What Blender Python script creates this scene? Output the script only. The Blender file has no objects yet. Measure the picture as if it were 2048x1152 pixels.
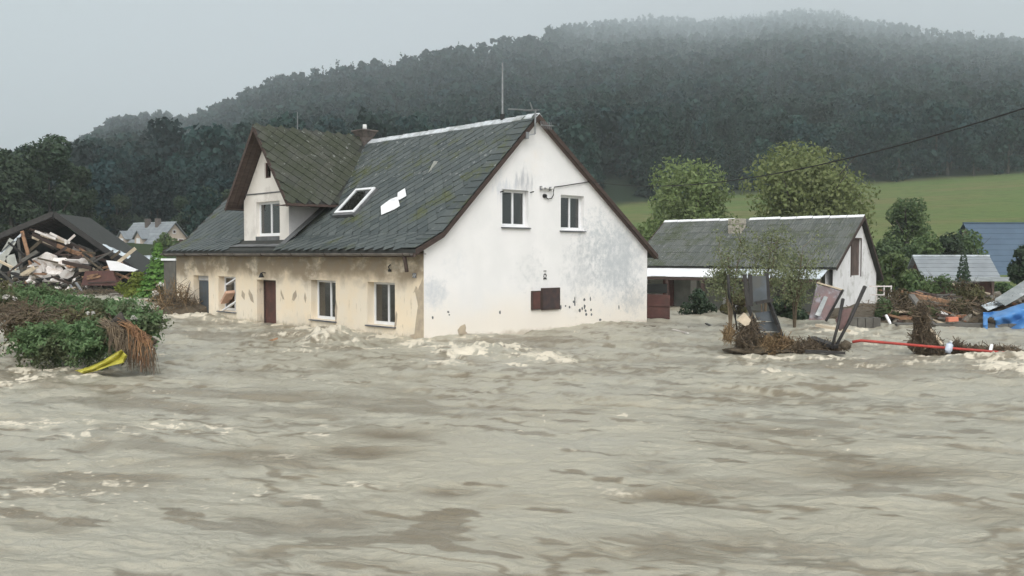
import bpy, bmesh, math, random
import numpy as np
from mathutils import Vector, Matrix, Euler

# ------------------------------------------------------------------ camera, world, sun, exposure
S = bpy.context.scene
C = S.collection
FPX, HOR, CAMH = 1800.0, 509.0, 2.4
PITCH = math.atan((576 - HOR) / FPX)
cam = bpy.data.cameras.new('camera'); camo = bpy.data.objects.new('camera', cam); C.objects.link(camo)
cam.sensor_width = 36; cam.lens = 36 * FPX / 2048; cam.clip_start = 0.1; cam.clip_end = 9000
camo.location = (0, 0, CAMH); camo.rotation_euler = (math.pi / 2 - PITCH, 0, 0)
S.camera = camo

SUN_EL, SUN_AZ = math.radians(50), math.radians(178)     # azimuth clockwise from +Y: behind the camera, to the right
W = bpy.data.worlds.new('World'); S.world = W; W.use_nodes = True
wn = W.node_tree; bg = wn.nodes['Background']
sky = wn.nodes.new('ShaderNodeTexSky'); sky.sky_type = 'NISHITA'; sky.sun_disc = False
sky.sun_elevation = SUN_EL; sky.sun_rotation = SUN_AZ; sky.air_density = 1.0; sky.dust_density = 4.0
hs = wn.nodes.new('ShaderNodeHueSaturation'); hs.inputs['Saturation'].default_value = 0.12
wn.links.new(sky.outputs[0], hs.inputs['Color']); wn.links.new(hs.outputs[0], bg.inputs['Color'])
bg.inputs['Strength'].default_value = 0.15
sun = bpy.data.lights.new('sun', 'SUN'); suno = bpy.data.objects.new('sun', sun); C.objects.link(suno)
sun.energy = 0.55; sun.angle = math.radians(50); sun.color = (1, .97, .92)
sd = Vector((math.sin(SUN_AZ) * math.cos(SUN_EL), math.cos(SUN_AZ) * math.cos(SUN_EL), math.sin(SUN_EL)))
suno.rotation_euler = sd.to_track_quat('Z', 'Y').to_euler()
S.view_settings.view_transform = 'Standard'; S.view_settings.look = 'None'
S.view_settings.exposure = 0.55; S.view_settings.gamma = 1; S.view_settings.use_curve_mapping = False
cy = S.cycles
cy.use_denoising = True; cy.max_bounces = 8; cy.diffuse_bounces = 3; cy.glossy_bounces = 3
cy.transmission_bounces = 4; cy.transparent_max_bounces = 8; cy.volume_bounces = 4
cy.sample_clamp_indirect = 6

rnd = random.Random(7)
rng = np.random.default_rng(11)

# ------------------------------------------------------------------ measuring helpers
_F = Vector((0, math.cos(PITCH), -math.sin(PITCH))); _U = Vector((0, math.sin(PITCH), math.cos(PITCH)))
EYE = Vector((0, 0, CAMH))
def ray(px, py):
    return _F + Vector((1, 0, 0)) * ((px - 1024) / FPX) + _U * (-(py - 576) / FPX)
def at(px, py, Y):
    d = ray(px, py); return EYE + d * (Y / d.y)
def gw(px, py, z=0.0):
    d = ray(px, py); return EYE + d * ((z - CAMH) / d.z)
def pix(p):
    q = Vector(p) - EYE; d = q.dot(_F)
    return 1024 + FPX * q.x / d, 576 - FPX * q.dot(_U) / d
def lerp(a, b, t): return a + (b - a) * t

# ------------------------------------------------------------------ materials
def nmat(name):
    m = bpy.data.materials.new(name); m.use_nodes = True
    nt = m.node_tree; return m, nt, nt.nodes['Principled BSDF'], nt.nodes['Material Output']
def N(nt, t, **k):
    n = nt.nodes.new('ShaderNode' + t)
    for a, v in k.items(): setattr(n, a, v)
    return n
def setin(nt, sock, v):
    if isinstance(v, bpy.types.NodeSocket): nt.links.new(v, sock)
    elif isinstance(v, (tuple, list)) and len(v) == 3 and sock.type == 'RGBA': sock.default_value = (*v, 1)
    else: sock.default_value = v
def math_(nt, op, a, b=None, c=None, clamp=False):
    n = N(nt, 'Math', operation=op); n.use_clamp = clamp
    setin(nt, n.inputs[0], a)
    if b is not None: setin(nt, n.inputs[1], b)
    if c is not None: setin(nt, n.inputs[2], c)
    return n.outputs[0]
def mix(nt, f, a, b):
    n = N(nt, 'Mix', data_type='RGBA')
    setin(nt, n.inputs[0], f); setin(nt, n.inputs[6], a); setin(nt, n.inputs[7], b); return n.outputs[2]
def sstep(nt, v, lo, hi, a=0.0, b=1.0):
    n = N(nt, 'MapRange', interpolation_type='SMOOTHSTEP')
    setin(nt, n.inputs[0], v)
    for i, x in zip((1, 2, 3, 4), (lo, hi, a, b)): n.inputs[i].default_value = x
    return n.outputs[0]
def noise(nt, co, scale, detail=4, rough=.55, stretch=None, dist=0.0):
    if stretch:
        mp = N(nt, 'Mapping'); nt.links.new(co, mp.inputs[0]); mp.inputs['Scale'].default_value = stretch; co = mp.outputs[0]
    n = N(nt, 'TexNoise'); nt.links.new(co, n.inputs['Vector'])
    n.inputs['Scale'].default_value = scale; n.inputs['Detail'].default_value = detail
    n.inputs['Roughness'].default_value = rough; n.inputs['Distortion'].default_value = dist
    return n.outputs['Fac']
def coords(nt, kind='Object'):
    if kind == 'Position': return N(nt, 'NewGeometry').outputs['Position']
    return N(nt, 'TexCoord').outputs[kind]
def isl(nt):
    a = N(nt, 'ObjectInfo').outputs['Random']; b = N(nt, 'NewGeometry').outputs['Random Per Island']
    return math_(nt, 'FRACT', math_(nt, 'ADD', math_(nt, 'MULTIPLY', a, 7.31), b))
def bump(nt, bsdf, h, strength=.3, dist=.02):
    b = N(nt, 'Bump'); b.inputs['Strength'].default_value = strength; b.inputs['Distance'].default_value = dist
    nt.links.new(h, b.inputs['Height']); nt.links.new(b.outputs[0], bsdf.inputs['Normal'])
def mat(name, c1, c2=None, scale=3, rough=.75, rvar=0.0, bumps=.25, bdist=.01, co='Object', stretch=None, metallic=0, spec=.35, c3=None, dirt=None, dscale=1.2):
    m, nt, b, o = nmat(name)
    P = coords(nt, co)
    f = noise(nt, P, scale, 5, .6, stretch)
    col = mix(nt, sstep(nt, f, .32, .68), c1, c2 or tuple(x * .75 for x in c1))
    if c3: col = mix(nt, isl(nt), col, mix(nt, f, c3, tuple(x * .7 for x in c3)))
    if dirt:
        d = sstep(nt, noise(nt, P, dscale, 6, .65), .5, .66); col = mix(nt, math_(nt, 'MULTIPLY', d, .8), col, dirt)
    if rvar:
        v = N(nt, 'HueSaturation'); setin(nt, v.inputs['Value'], math_(nt, 'MULTIPLY_ADD', isl(nt), 2 * rvar, 1 - rvar)); nt.links.new(col, v.inputs['Color']); col = v.outputs[0]
    nt.links.new(col, b.inputs['Base Color'])
    b.inputs['Roughness'].default_value = rough; b.inputs['Metallic'].default_value = metallic; b.inputs['Specular IOR Level'].default_value = spec
    if bumps: bump(nt, b, noise(nt, P, scale * 6, 4, .6, stretch), bumps, bdist)
    return m
def leafmat(name, c1, c2, c3=None, trans=.25, pscale=.5, ov=.18):
    m, nt, b, o = nmat(name)
    r = isl(nt); ob = math_(nt, 'FRACT', math_(nt, 'ADD', N(nt, 'ObjectInfo').outputs['Random'], N(nt, 'Attribute', attribute_name='tint').outputs['Fac']))
    col = mix(nt, r, c1, c2)
    if c3: col = mix(nt, sstep(nt, noise(nt, coords(nt, 'Position'), pscale, 3), .45, .62), col, c3)
    v = N(nt, 'HueSaturation'); setin(nt, v.inputs['Value'], math_(nt, 'MULTIPLY_ADD', ob, ov, 1 - ov / 2)); setin(nt, v.inputs['Hue'], math_(nt, 'MULTIPLY_ADD', ob, .03, .485)); nt.links.new(col, v.inputs['Color'])
    b.inputs['Roughness'].default_value = .65; b.inputs['Specular IOR Level'].default_value = .25
    nt.links.new(v.outputs[0], b.inputs['Base Color'])
    t = N(nt, 'BsdfTranslucent'); nt.links.new(v.outputs[0], t.inputs[0])
    ms = N(nt, 'MixShader'); ms.inputs[0].default_value = trans
    nt.links.new(b.outputs[0], ms.inputs[1]); nt.links.new(t.outputs[0], ms.inputs[2]); nt.links.new(ms.outputs[0], o.inputs[0])
    return m

MT = {}
def build_materials():
    # --- cream front plaster (object space = house space: x along facade, z above water)
    m, nt, b, o = nmat('cream_plaster'); P = coords(nt); sp = N(nt, 'SeparateXYZ'); nt.links.new(P, sp.inputs[0]); z = sp.outputs[2]; x = sp.outputs[0]
    n1 = noise(nt, P, .9, 6, .6); n2 = noise(nt, P, 2.6, 6, .7); n3 = noise(nt, P, 1.0, 6, .65, (.8, 1, 1.3)); n4 = noise(nt, P, 6, 5, .7)
    col = mix(nt, sstep(nt, n1, .35, .65), (.82, .70, .525), (.79, .71, .58))
    low = math_(nt, 'ADD', z, math_(nt, 'MULTIPLY', n2, .9))
    col = mix(nt, sstep(nt, low, .95, .35, 0, .75), col, (.62, .58, .49))
    band = math_(nt, 'MULTIPLY', sstep(nt, math_(nt, 'ADD', z, math_(nt, 'MULTIPLY', n1, 1.3)), 1.95, 2.55), sstep(nt, n3, .33, .52))
    col = mix(nt, math_(nt, 'MULTIPLY', band, .9), col, (.30, .235, .16))
    top = math_(nt, 'MULTIPLY', sstep(nt, z, 1.7, 2.15), sstep(nt, n2, .4, .6))
    col = mix(nt, math_(nt, 'MULTIPLY', top, .5), col, (.33, .30, .25))
    col = mix(nt, sstep(nt, math_(nt, 'ADD', z, math_(nt, 'MULTIPLY', n2, .5)), .42, .22, 0, .8), col, (.36, .31, .23))
    strk = math_(nt, 'MULTIPLY', sstep(nt, noise(nt, P, 3.2, 5, .65, (3, 1, .5)), .6, .68), sstep(nt, z, 1.6, 1.0))
    col = mix(nt, math_(nt, 'MULTIPLY', strk, .7), col, (.40, .34, .24))
    pit = sstep(nt, noise(nt, P, 9, 4, .7, (1.4, 1, .7)), .69, .74)
    col = mix(nt, math_(nt, 'MULTIPLY', pit, .5), col, (.33, .29, .22))
    nt.links.new(col, b.inputs['Base Color']); b.inputs['Roughness'].default_value = .9; b.inputs['Specular IOR Level'].default_value = .15
    bump(nt, b, math_(nt, 'ADD', n4, math_(nt, 'MULTIPLY', noise(nt, P, 45, 3), .4)), .35, .02); MT['cream'] = m
    # --- white gable plaster (y along gable)
    m, nt, b, o = nmat('white_plaster'); P = coords(nt); sp = N(nt, 'SeparateXYZ'); nt.links.new(P, sp.inputs[0]); z = sp.outputs[2]; y = sp.outputs[1]
    n1 = noise(nt, P, .8, 6, .6); n2 = noise(nt, P, 2.2, 7, .72); n3 = noise(nt, P, 5, 6, .75); ns = noise(nt, P, 2.5, 6, .7, (1, 2.2, .45))
    col = mix(nt, sstep(nt, n1, .35, .65), (.84, .83, .82), (.79, .785, .775))
    col = mix(nt, sstep(nt, math_(nt, 'ADD', z, math_(nt, 'MULTIPLY', n1, 1.4)), 2.3, .9, 0, .75), col, (.80, .735, .635))
    n23 = math_(nt, 'ADD', math_(nt, 'MULTIPLY', n2, .6), math_(nt, 'MULTIPLY', n3, .4))
    def spot(cy_, cz_, r, gray, th, amt, nn=None):
        nonlocal col
        nn = nn or n23
        d = N(nt, 'VectorMath', operation='DISTANCE'); cb = N(nt, 'CombineXYZ'); nt.links.new(y, cb.inputs[1]); nt.links.new(z, cb.inputs[2]); nt.links.new(cb.outputs[0], d.inputs[0]); d.inputs[1].default_value = (0, cy_, cz_)
        k = math_(nt, 'ADD', math_(nt, 'MULTIPLY', sstep(nt, d.outputs['Value'], 0, r, 1, 0), .34), nn)
        col = mix(nt, math_(nt, 'MULTIPLY', sstep(nt, k, th, th + .30), amt), col, gray)
    spot(3.9, 4.55, 1.0, (.40, .41, .44), .66, .8, ns)
    spot(3.1, 4.3, 1.0, (.58, .61, .66), .62, .75, ns)
    spot(8.4, 2.2, 2.8, (.47, .50, .52), .59, .85); spot(7.2, 2.9, 2.4, (.5, .53, .55), .68, .75, n3)
    spot(9.3, .9, 1.5, (.46, .48, .49), .64, .7)
    spot(6.6, 1.9, 2.4, (.5, .52, .53), .65, .75)
    spot(4.2, 1.9, 2.0, (.50, .52, .53), .74, .55, n3)
    spot(1.2, 2.1, 1.4, (.62, .65, .68), .72, .5)
    spot(.35, 1.3, 1.0, (.54, .57, .60), .60, .75)
    spot(6.2, .75, 1.5, (.45, .42, .36), .80, .7, n3)
    spot(4.4, 5.3, 1.2, (.83, .76, .68), .7, .5)
    col = mix(nt, sstep(nt, math_(nt, 'ADD', z, math_(nt, 'MULTIPLY', n2, .5)), .40, .22, 0, .7), col, (.46, .40, .31))
    pk = sstep(nt, noise(nt, P, 7, 5, .75), .70, .76); col = mix(nt, math_(nt, 'MULTIPLY', pk, .35), col, (.5, .5, .48))
    nt.links.new(col, b.inputs['Base Color']); b.inputs['Roughness'].default_value = .9; b.inputs['Specular IOR Level'].default_value = .15
    bump(nt, b, math_(nt, 'ADD', n3, math_(nt, 'MULTIPLY', noise(nt, P, 40, 3), .4)), .35, .02); MT['white'] = m
    # --- slates
    def slate(name, c1, c2, moss, mlo, mhi, lich):
        m, nt, b, o = nmat(name); P = coords(nt, 'Position'); r = isl(nt)
        col = mix(nt, r, c1, c2)
        ml = math_(nt, 'ADD', noise(nt, P, .8, 6, .7), math_(nt, 'MULTIPLY', noise(nt, P, 7, 4, .7), .35))
        col = mix(nt, sstep(nt, ml, mlo, mhi, 0, .85), col, moss)
        l = sstep(nt, noise(nt, P, 5.5, 5, .75), .60, .68); zz = N(nt, 'SeparateXYZ'); nt.links.new(P, zz.inputs[0])
        l = math_(nt, 'MULTIPLY', l, sstep(nt, zz.outputs[2], 3.0, 6.6, .25, 1))
        col = mix(nt, math_(nt, 'MULTIPLY', l, lich), col, (.36, .37, .36))
        nt.links.new(col, b.inputs['Base Color']); nt.links.new(math_(nt, 'MULTIPLY_ADD', r, .2, .5), b.inputs['Roughness']); b.inputs['Specular IOR Level'].default_value = .3
        bump(nt, b, noise(nt, P, 18, 4, .7), .5, .015); return m
    MT['slate'] = slate('grey_slate', (.050, .062, .062), (.092, .106, .103), (.075, .085, .03), .70, .86, 1.0)
    MT['mossy'] = slate('mossy_slate', (.042, .046, .038), (.088, .09, .076), (.040, .047, .026), .5, .8, .6)
    MT['barnroof'] = slate('barn_roof_sheet', (.075, .085, .078), (.135, .142, .13), (.06, .072, .040), .64, .82, 1.6)
    MT['deck'] = mat('roof_underlay', (.03, .033, .03), (.045, .045, .04), 4)
    MT['ridge'] = mat('pale_ridge_tile', (.55, .58, .60), (.34, .36, .37), 5, .6, .15, dirt=(.16, .17, .15))
    MT['brown'] = mat('dark_brown_timber', (.075, .05, .042), (.05, .035, .03), 3, .7, .2, stretch=(1, 1, 6))
    MT['soffit'] = mat('brown_soffit_board', (.11, .08, .068), (.075, .055, .048), 3, .75, .25, stretch=(6, 1, 1))
    MT['zinc'] = mat('weathered_zinc', (.17, .165, .16), (.11, .10, .095), 3, .5, 0, metallic=.3)
    MT['gutter'] = mat('brown_grey_gutter', (.20, .185, .17), (.11, .095, .085), 2, .5)
    MT['pvc'] = mat('white_window_frame', (.80, .81, .82), (.74, .75, .76), 3, .35, bumps=.05)
    MT['dormer'] = mat('pale_dormer_plaster', (.80, .765, .71), (.76, .72, .66), .9, .9, dirt=(.62, .58, .53), dscale=1.1, spec=.15)
    MT['cheek'] = mat('grey_white_cheek', (.62, .61, .60), (.5, .5, .5), 1.5, .85)
    MT['flash'] = mat('grey_flashing', (.16, .165, .17), (.10, .105, .105), 3, .6)
    MT['bare'] = mat('bare_render_patch', (.50, .42, .31), (.38, .32, .25), 4, .95, bumps=.6)
    MT['sill'] = mat('slate_sill', (.10, .11, .13), (.07, .075, .085), 5, .5)
    MT['rust'] = mat('red_brown_steel', (.12, .055, .045), (.085, .04, .035), 3, .6, dirt=(.06, .035, .03))
    MT['meter'] = mat('brown_meter_box', (.085, .055, .05), (.05, .04, .042), 5, .4)
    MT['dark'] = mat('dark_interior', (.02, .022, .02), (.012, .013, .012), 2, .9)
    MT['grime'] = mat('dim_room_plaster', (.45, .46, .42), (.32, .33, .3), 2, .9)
    MT['curtain'] = mat('grey_green_curtain', (.30, .33, .29), (.2, .23, .2), 2, .9, stretch=(9, 9, .3))
    MT['brick'] = mat('sooty_chimney_brick', (.16, .135, .12), (.09, .08, .075), 6, .9, .2, bumps=.6)
    MT['pale'] = mat('pale_clay_pot', (.7, .7, .69), (.6, .6, .58), 4, .6)
    MT['steel'] = mat('galvanised_pole', (.30, .31, .32), (.22, .23, .23), 4, .45, metallic=.5)
    MT['black'] = mat('black_cable', (.015, .015, .015), (.02, .02, .02), 4, .6, bumps=0)
    MT['patch'] = mat('white_patch_sheet', (.84, .85, .86), (.78, .79, .8), 2, .5)
    MT['trunk'] = mat('bark', (.07, .06, .05), (.04, .035, .03), 6, .9, stretch=(1, 1, .3), bumps=.6)
    MT['twig'] = mat('wet_brown_twig', (.17, .13, .085), (.105, .08, .055), 5, .85, .45)
    MT['reed'] = mat('straw_brown_roots', (.27, .19, .10), (.18, .12, .065), 3, .85, .45)
    MT['rusty_reed'] = mat('rusty_orange_twigs', (.27, .155, .075), (.17, .09, .05), 3, .85, .4)
    MT['mud'] = mat('mud_matted_debris', (.13, .105, .072), (.085, .068, .047), 6, .8, bumps=.9, bdist=.05)
    MT['wood'] = mat('grey_weathered_wood', (.13, .125, .115), (.085, .08, .07), 3, .8, .3, stretch=(1, 1, 8))
    MT['darkwood'] = mat('wet_black_wood', (.035, .033, .031), (.022, .02, .019), 3, .6, .25)
    MT['freshwood'] = mat('torn_orange_wood', (.36, .21, .12), (.24, .14, .085), 3, .8, .3, dirt=(.16, .09, .06), dscale=3)
    MT['palewood'] = mat('pale_split_wood', (.62, .53, .40), (.48, .40, .29), 3, .8, .2)
    MT['rubble'] = mat('broken_white_plaster', (.66, .63, .60), (.52, .48, .45), 2.5, .9, .15, dirt=(.40, .33, .27), dscale=2.5)
    MT['brickbit'] = mat('broken_brick', (.38, .17, .09), (.26, .12, .075), 4, .9, .3)
    MT['tarp'] = mat('blue_tarpaulin', (.075, .23, .50), (.06, .19, .43), 2, .4, spec=.5)
    MT['yellow'] = mat('yellow_plastic', (.46, .42, .05), (.36, .33, .05), 3, .4, spec=.5)
    MT['red'] = mat('red_pipe_plastic', (.45, .06, .045), (.33, .05, .04), 4, .45)
    MT['greyroof'] = mat('grey_metal_roof', (.25, .275, .29), (.20, .22, .235), 1.2, .5, .06)
    MT['blueroof'] = mat('blue_grey_roof', (.075, .115, .165), (.065, .10, .145), .8, .6, bumps=.1)
    MT['beige'] = mat('beige_house_plaster', (.55, .46, .38), (.48, .40, .33), .8, .9)
    MT['paleblue'] = mat('pale_corrugated_sheet', (.62, .68, .72), (.5, .55, .58), 2, .5, dirt=(.3, .33, .33))
    MT['corr'] = mat('dull_grey_sheet', (.33, .35, .35), (.22, .24, .24), 2, .5, dirt=(.5, .52, .52), metallic=.3)
    MT['concrete'] = mat('wet_dark_concrete', (.13, .125, .11), (.09, .085, .075), 2, .85, bumps=.5)
    MT['stone'] = mat('wet_rubble_stone', (.23, .21, .18), (.14, .125, .10), 3, .85, .35, bumps=.6)
    MT['barnwhite'] = mat('flaking_white_wall', (.80, .80, .80), (.72, .72, .71), 1.5, .9, dirt=(.50, .50, .47), dscale=1.8, spec=.15)
    MT['bluewhite'] = mat('pale_blue_plastic', (.58, .64, .74), (.5, .56, .66), 3, .4)
    MT['pinkgrey'] = mat('faded_pink_panel', (.21, .135, .13), (.14, .125, .13), 1.6, .7, dirt=(.33, .34, .38), dscale=2.2)
    MT['panelgrey'] = mat('grey_blue_board', (.085, .10, .115), (.06, .07, .075), 2.5, .6, .2, dirt=(.08, .08, .07), dscale=2)
    # glass
    m, nt, b, o = nmat('window_glass'); nt.nodes.remove(b)
    tr = N(nt, 'BsdfTransparent'); tr.inputs[0].default_value = (.62, .70, .67, 1); gl = N(nt, 'BsdfGlossy'); gl.inputs['Roughness'].default_value = .03
    fr = N(nt, 'Fresnel'); fr.inputs[0].default_value = 1.9; ms = N(nt, 'MixShader')
    nt.links.new(math_(nt, 'ADD', fr.outputs[0], .05), ms.inputs[0]); nt.links.new(tr.outputs[0], ms.inputs[1]); nt.links.new(gl.outputs[0], ms.inputs[2]); nt.links.new(ms.outputs[0], o.inputs[0]); MT['glass'] = m
    # foliage
    MT['leaf_hill'] = leafmat('hill_wood_leaf', (.011, .034, .027), (.019, .047, .034), (.009, .031, .031), pscale=.02, ov=.95)
    MT['leaf_spruce'] = leafmat('spruce_needle', (.011, .027, .021), (.02, .042, .030), ov=.8)
    MT['leaf_willow'] = leafmat('willow_leaf', (.17, .23, .09), (.24, .29, .12), (.19, .23, .10), .4)
    MT['leaf_mid'] = leafmat('mid_green_leaf', (.085, .135, .055), (.13, .185, .07), (.09, .14, .065), .35)
    MT['leaf_dark'] = leafmat('dark_green_leaf', (.034, .058, .034), (.06, .09, .048), (.04, .058, .034), .25)
    MT['leaf_bright'] = leafmat('bright_green_leaf', (.10, .22, .05), (.16, .32, .07), None, .35)
    MT['leaf_lime'] = leafmat('yellow_green_leaf', (.13, .19, .03), (.20, .26, .045), None, .35)
    MT['leaf_pile'] = leafmat('uprooted_shrub_leaf', (.10, .185, .08), (.17, .27, .12), (.125, .15, .08), .35, 1.5)
    MT['leaf_olive'] = leafmat('olive_brown_leaf', (.085, .085, .04), (.13, .12, .055), (.08, .06, .035), .2)
    MT['leaf_barn'] = leafmat('sapling_leaf', (.16, .19, .10), (.23, .25, .14), None, .35)
    MT['petal'] = leafmat('white_blossom', (.62, .60, .55), (.8, .78, .74), None, .3)
    # ground
    m, nt, b, o = nmat('terrain_grass'); P = coords(nt, 'Position')
    n1 = noise(nt, P, .03, 6, .6); n2 = noise(nt, P, .6, 5, .7)
    col = mix(nt, sstep(nt, n1, .35, .65), (.10, .15, .048), (.125, .155, .055)); col = mix(nt, sstep(nt, n2, .5, .7, 0, .5), col, (.085, .12, .035)); col = mix(nt, sstep(nt, noise(nt, P, .05, 5, .65, (.35, 2.2, 1)), .46, .62, 0, .8), col, (.155, .145, .065)); col = mix(nt, sstep(nt, noise(nt, P, .35, 6, .75), .48, .62, 0, .55), col, (.07, .105, .036))
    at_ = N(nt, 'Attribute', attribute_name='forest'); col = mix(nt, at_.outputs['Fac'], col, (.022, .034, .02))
    nt.links.new(col, b.inputs['Base Color']); b.inputs['Roughness'].default_value = .95; b.inputs['Specular IOR Level'].default_value = .1
    bump(nt, b, noise(nt, P, 2, 4), .6, .2); MT['terrain'] = m
    # water
    m, nt, b, o = nmat('muddy_flood_water'); P = coords(nt, 'Position')
    at_ = N(nt, 'Attribute', attribute_name='foam'); fo = at_.outputs['Fac']
    at2 = N(nt, 'Attribute', attribute_name='wave_shade'); si = at2.outputs['Fac']  # shade of wave faces and troughs, mixed into the water colour
    mp = N(nt, 'Mapping'); nt.links.new(P, mp.inputs[0]); mp.inputs['Rotation'].default_value = (0, 0, .25); mp.inputs['Scale'].default_value = (.6, 1, 1); Q = mp.outputs[0]
    col = mix(nt, si, (.355, .333, .262), (.16, .13, .085))
    col = mix(nt, sstep(nt, noise(nt, Q, .5, 5, .6), .4, .7, 0, .35), col, (.345, .345, .30))
    fb = sstep(nt, math_(nt, 'ADD', fo, math_(nt, 'MULTIPLY', math_(nt, 'SUBTRACT', noise(nt, Q, 11, 6, .75), .5), 1.5)), .30, .95)
    col = mix(nt, math_(nt, 'MULTIPLY', fb, .85), col, (.68, .62, .50))
    nt.links.new(col, b.inputs['Base Color'])
    nt.links.new(math_(nt, 'MULTIPLY_ADD', fb, .4, .36), b.inputs['Roughness']); b.inputs['IOR'].default_value = 1.33; b.inputs['Specular IOR Level'].default_value = .5
    h = math_(nt, 'ADD', noise(nt, Q, 3.2, 5, .62, dist=.6), math_(nt, 'MULTIPLY', noise(nt, Q, 14, 4, .6), .18))
    bump(nt, b, h, .8, .07); MT['water'] = m
build_materials()

# ------------------------------------------------------------------ mesh helpers
def link(name, me, parent=None, m=None):
    o = bpy.data.objects.new(name, me); C.objects.link(o)
    if parent is not None: o.parent = parent
    if m is not None and me is not None:
        me.materials.clear()
        for x in (m if isinstance(m, (list, tuple)) else [m]): me.materials.append(MT[x] if isinstance(x, str) else x)
    return o
def tag(o, label=None, cat=None, group=None, kind=None):
    if label: o['label'] = label
    if cat: o['category'] = cat
    if group: o['group'] = group
    if kind: o['kind'] = kind
    return o
def thing(name, label, cat, loc=(0, 0, 0), rz=0, group=None):
    o = bpy.data.objects.new(name, None); C.objects.link(o); o.location = loc; o.rotation_euler = (0, 0, rz)
    o.empty_display_size = .3
    return tag(o, label, cat, group)
def npmesh(name, V, F, smooth=False, midx=None):
    """V (n,3), F (m,k) numpy"""
    me = bpy.data.meshes.new(name); V = np.asarray(V, np.float32); F = np.asarray(F, np.int32); k = F.shape[1]
    me.vertices.add(len(V)); me.vertices.foreach_set('co', V.ravel())
    me.loops.add(F.size); me.loops.foreach_set('vertex_index', F.ravel())
    me.polygons.add(len(F)); me.polygons.foreach_set('loop_start', np.arange(0, F.size, k, dtype=np.int32))
    if smooth: me.polygons.foreach_set('use_smooth', np.ones(len(F), bool))
    if midx is not None: me.polygons.foreach_set('material_index', np.asarray(midx, np.int32))
    me.update(calc_edges=True); me.validate(); return me
class MB:
    def __init__(s): s.v = []; s.f = []
    def quad(s, *p):
        i = len(s.v); s.v += [tuple(x) for x in p]; s.f.append(tuple(range(i, i + len(p)))); return s
    def hexa(s, c):
        i = len(s.v); s.v += [tuple(x) for x in c]
        for f in ((0, 3, 2, 1), (4, 5, 6, 7), (0, 1, 5, 4), (1, 2, 6, 5), (2, 3, 7, 6), (3, 0, 4, 7)): s.f.append(tuple(i + k for k in f))
        return s
    def box(s, x0, x1, y0, y1, z0, z1, P=None):
        c = [(x0, y0, z0), (x1, y0, z0), (x1, y1, z0), (x0, y1, z0), (x0, y0, z1), (x1, y0, z1), (x1, y1, z1), (x0, y1, z1)]
        return s.hexa([P(*q) for q in c] if P else c)
    def bar(s, a, b, w, h, up=(0, 0, 1), twist=0.0, w2=None, h2=None):
        a = Vector(a); b = Vector(b); d = (b - a).normalized(); up = Vector(up)
        if abs(d.dot(up)) > .98: up = Vector((0, 1, 0))
        r = d.cross(up).normalized(); u = r.cross(d)
        if twist: M = Matrix.Rotation(twist, 3, d); r = M @ r; u = M @ u
        w2 = w if w2 is None else w2; h2 = h if h2 is None else h2
        c = []
        for p, W_, H_ in ((a, w, h), (b, w2, h2)):
            c += [p - r * W_ / 2 - u * H_ / 2, p + r * W_ / 2 - u * H_ / 2, p + r * W_ / 2 + u * H_ / 2, p - r * W_ / 2 + u * H_ / 2]
        return s.hexa(c)
    def tube(s, pts, rad, n=6, cap=True):
        pts = [Vector(p) for p in pts]; R = rad if isinstance(rad, (list, tuple)) else [rad] * len(pts)
        base = len(s.v); up = Vector((0, 0, 1))
        for i, p in enumerate(pts):
            d = (pts[min(i + 1, len(pts) - 1)] - pts[max(i - 1, 0)]).normalized()
            r = d.cross(up if abs(d.z) < .95 else Vector((0, 1, 0))).normalized(); u = r.cross(d)
            for k in range(n):
                t = 2 * math.pi * k / n; s.v.append(tuple(p + (r * math.cos(t) + u * math.sin(t)) * R[i]))
        for i in range(len(pts) - 1):
            for k in range(n):
                a = base + i * n + k; b = base + i * n + (k + 1) % n; s.f.append((a, b, b + n, a + n))
        if cap:
            s.f.append(tuple(base + k for k in range(n))); e = base + (len(pts) - 1) * n; s.f.append(tuple(e + k for k in reversed(range(n))))
        return s
    def prism(s, prof, ext):
        """prof: list of 3D points; ext: vector"""
        i = len(s.v); n = len(prof); e = Vector(ext)
        s.v += [tuple(p) for p in prof] + [tuple(Vector(p) + e) for p in prof]
        s.f.append(tuple(range(i, i + n))); s.f.append(tuple(i + n + k for k in reversed(range(n))))
        for k in range(n): s.f.append((i + k, i + (k + 1) % n, i + n + (k + 1) % n, i + n + k))
        return s
    def mesh(s, name, smooth=False):
        me = bpy.data.meshes.new(name); me.from_pydata(s.v, [], s.f)
        bm = bmesh.new(); bm.from_mesh(me); bmesh.ops.recalc_face_normals(bm, faces=bm.faces[:]); bm.to_mesh(me); bm.free()
        if smooth: me.polygons.foreach_set('use_smooth', np.ones(len(me.polygons), bool))
        return me
    def build(s, name, m, parent=None, smooth=False): return link(name, s.mesh(name, smooth), parent, m)
def chunk(r, seed, sq=(1, 1, 1), sub=1):
    """irregular broken lump"""
    bm = bmesh.new(); bmesh.ops.create_icosphere(bm, subdivisions=sub, radius=r); q = random.Random(seed)
    for v in bm.verts:
        k = q.uniform(.7, 1.25); v.co = Vector((v.co.x * k * sq[0], v.co.y * k * sq[1], v.co.z * k * sq[2]))
    me = bpy.data.meshes.new('chunk'); bm.to_mesh(me); bm.free(); return me

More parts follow.
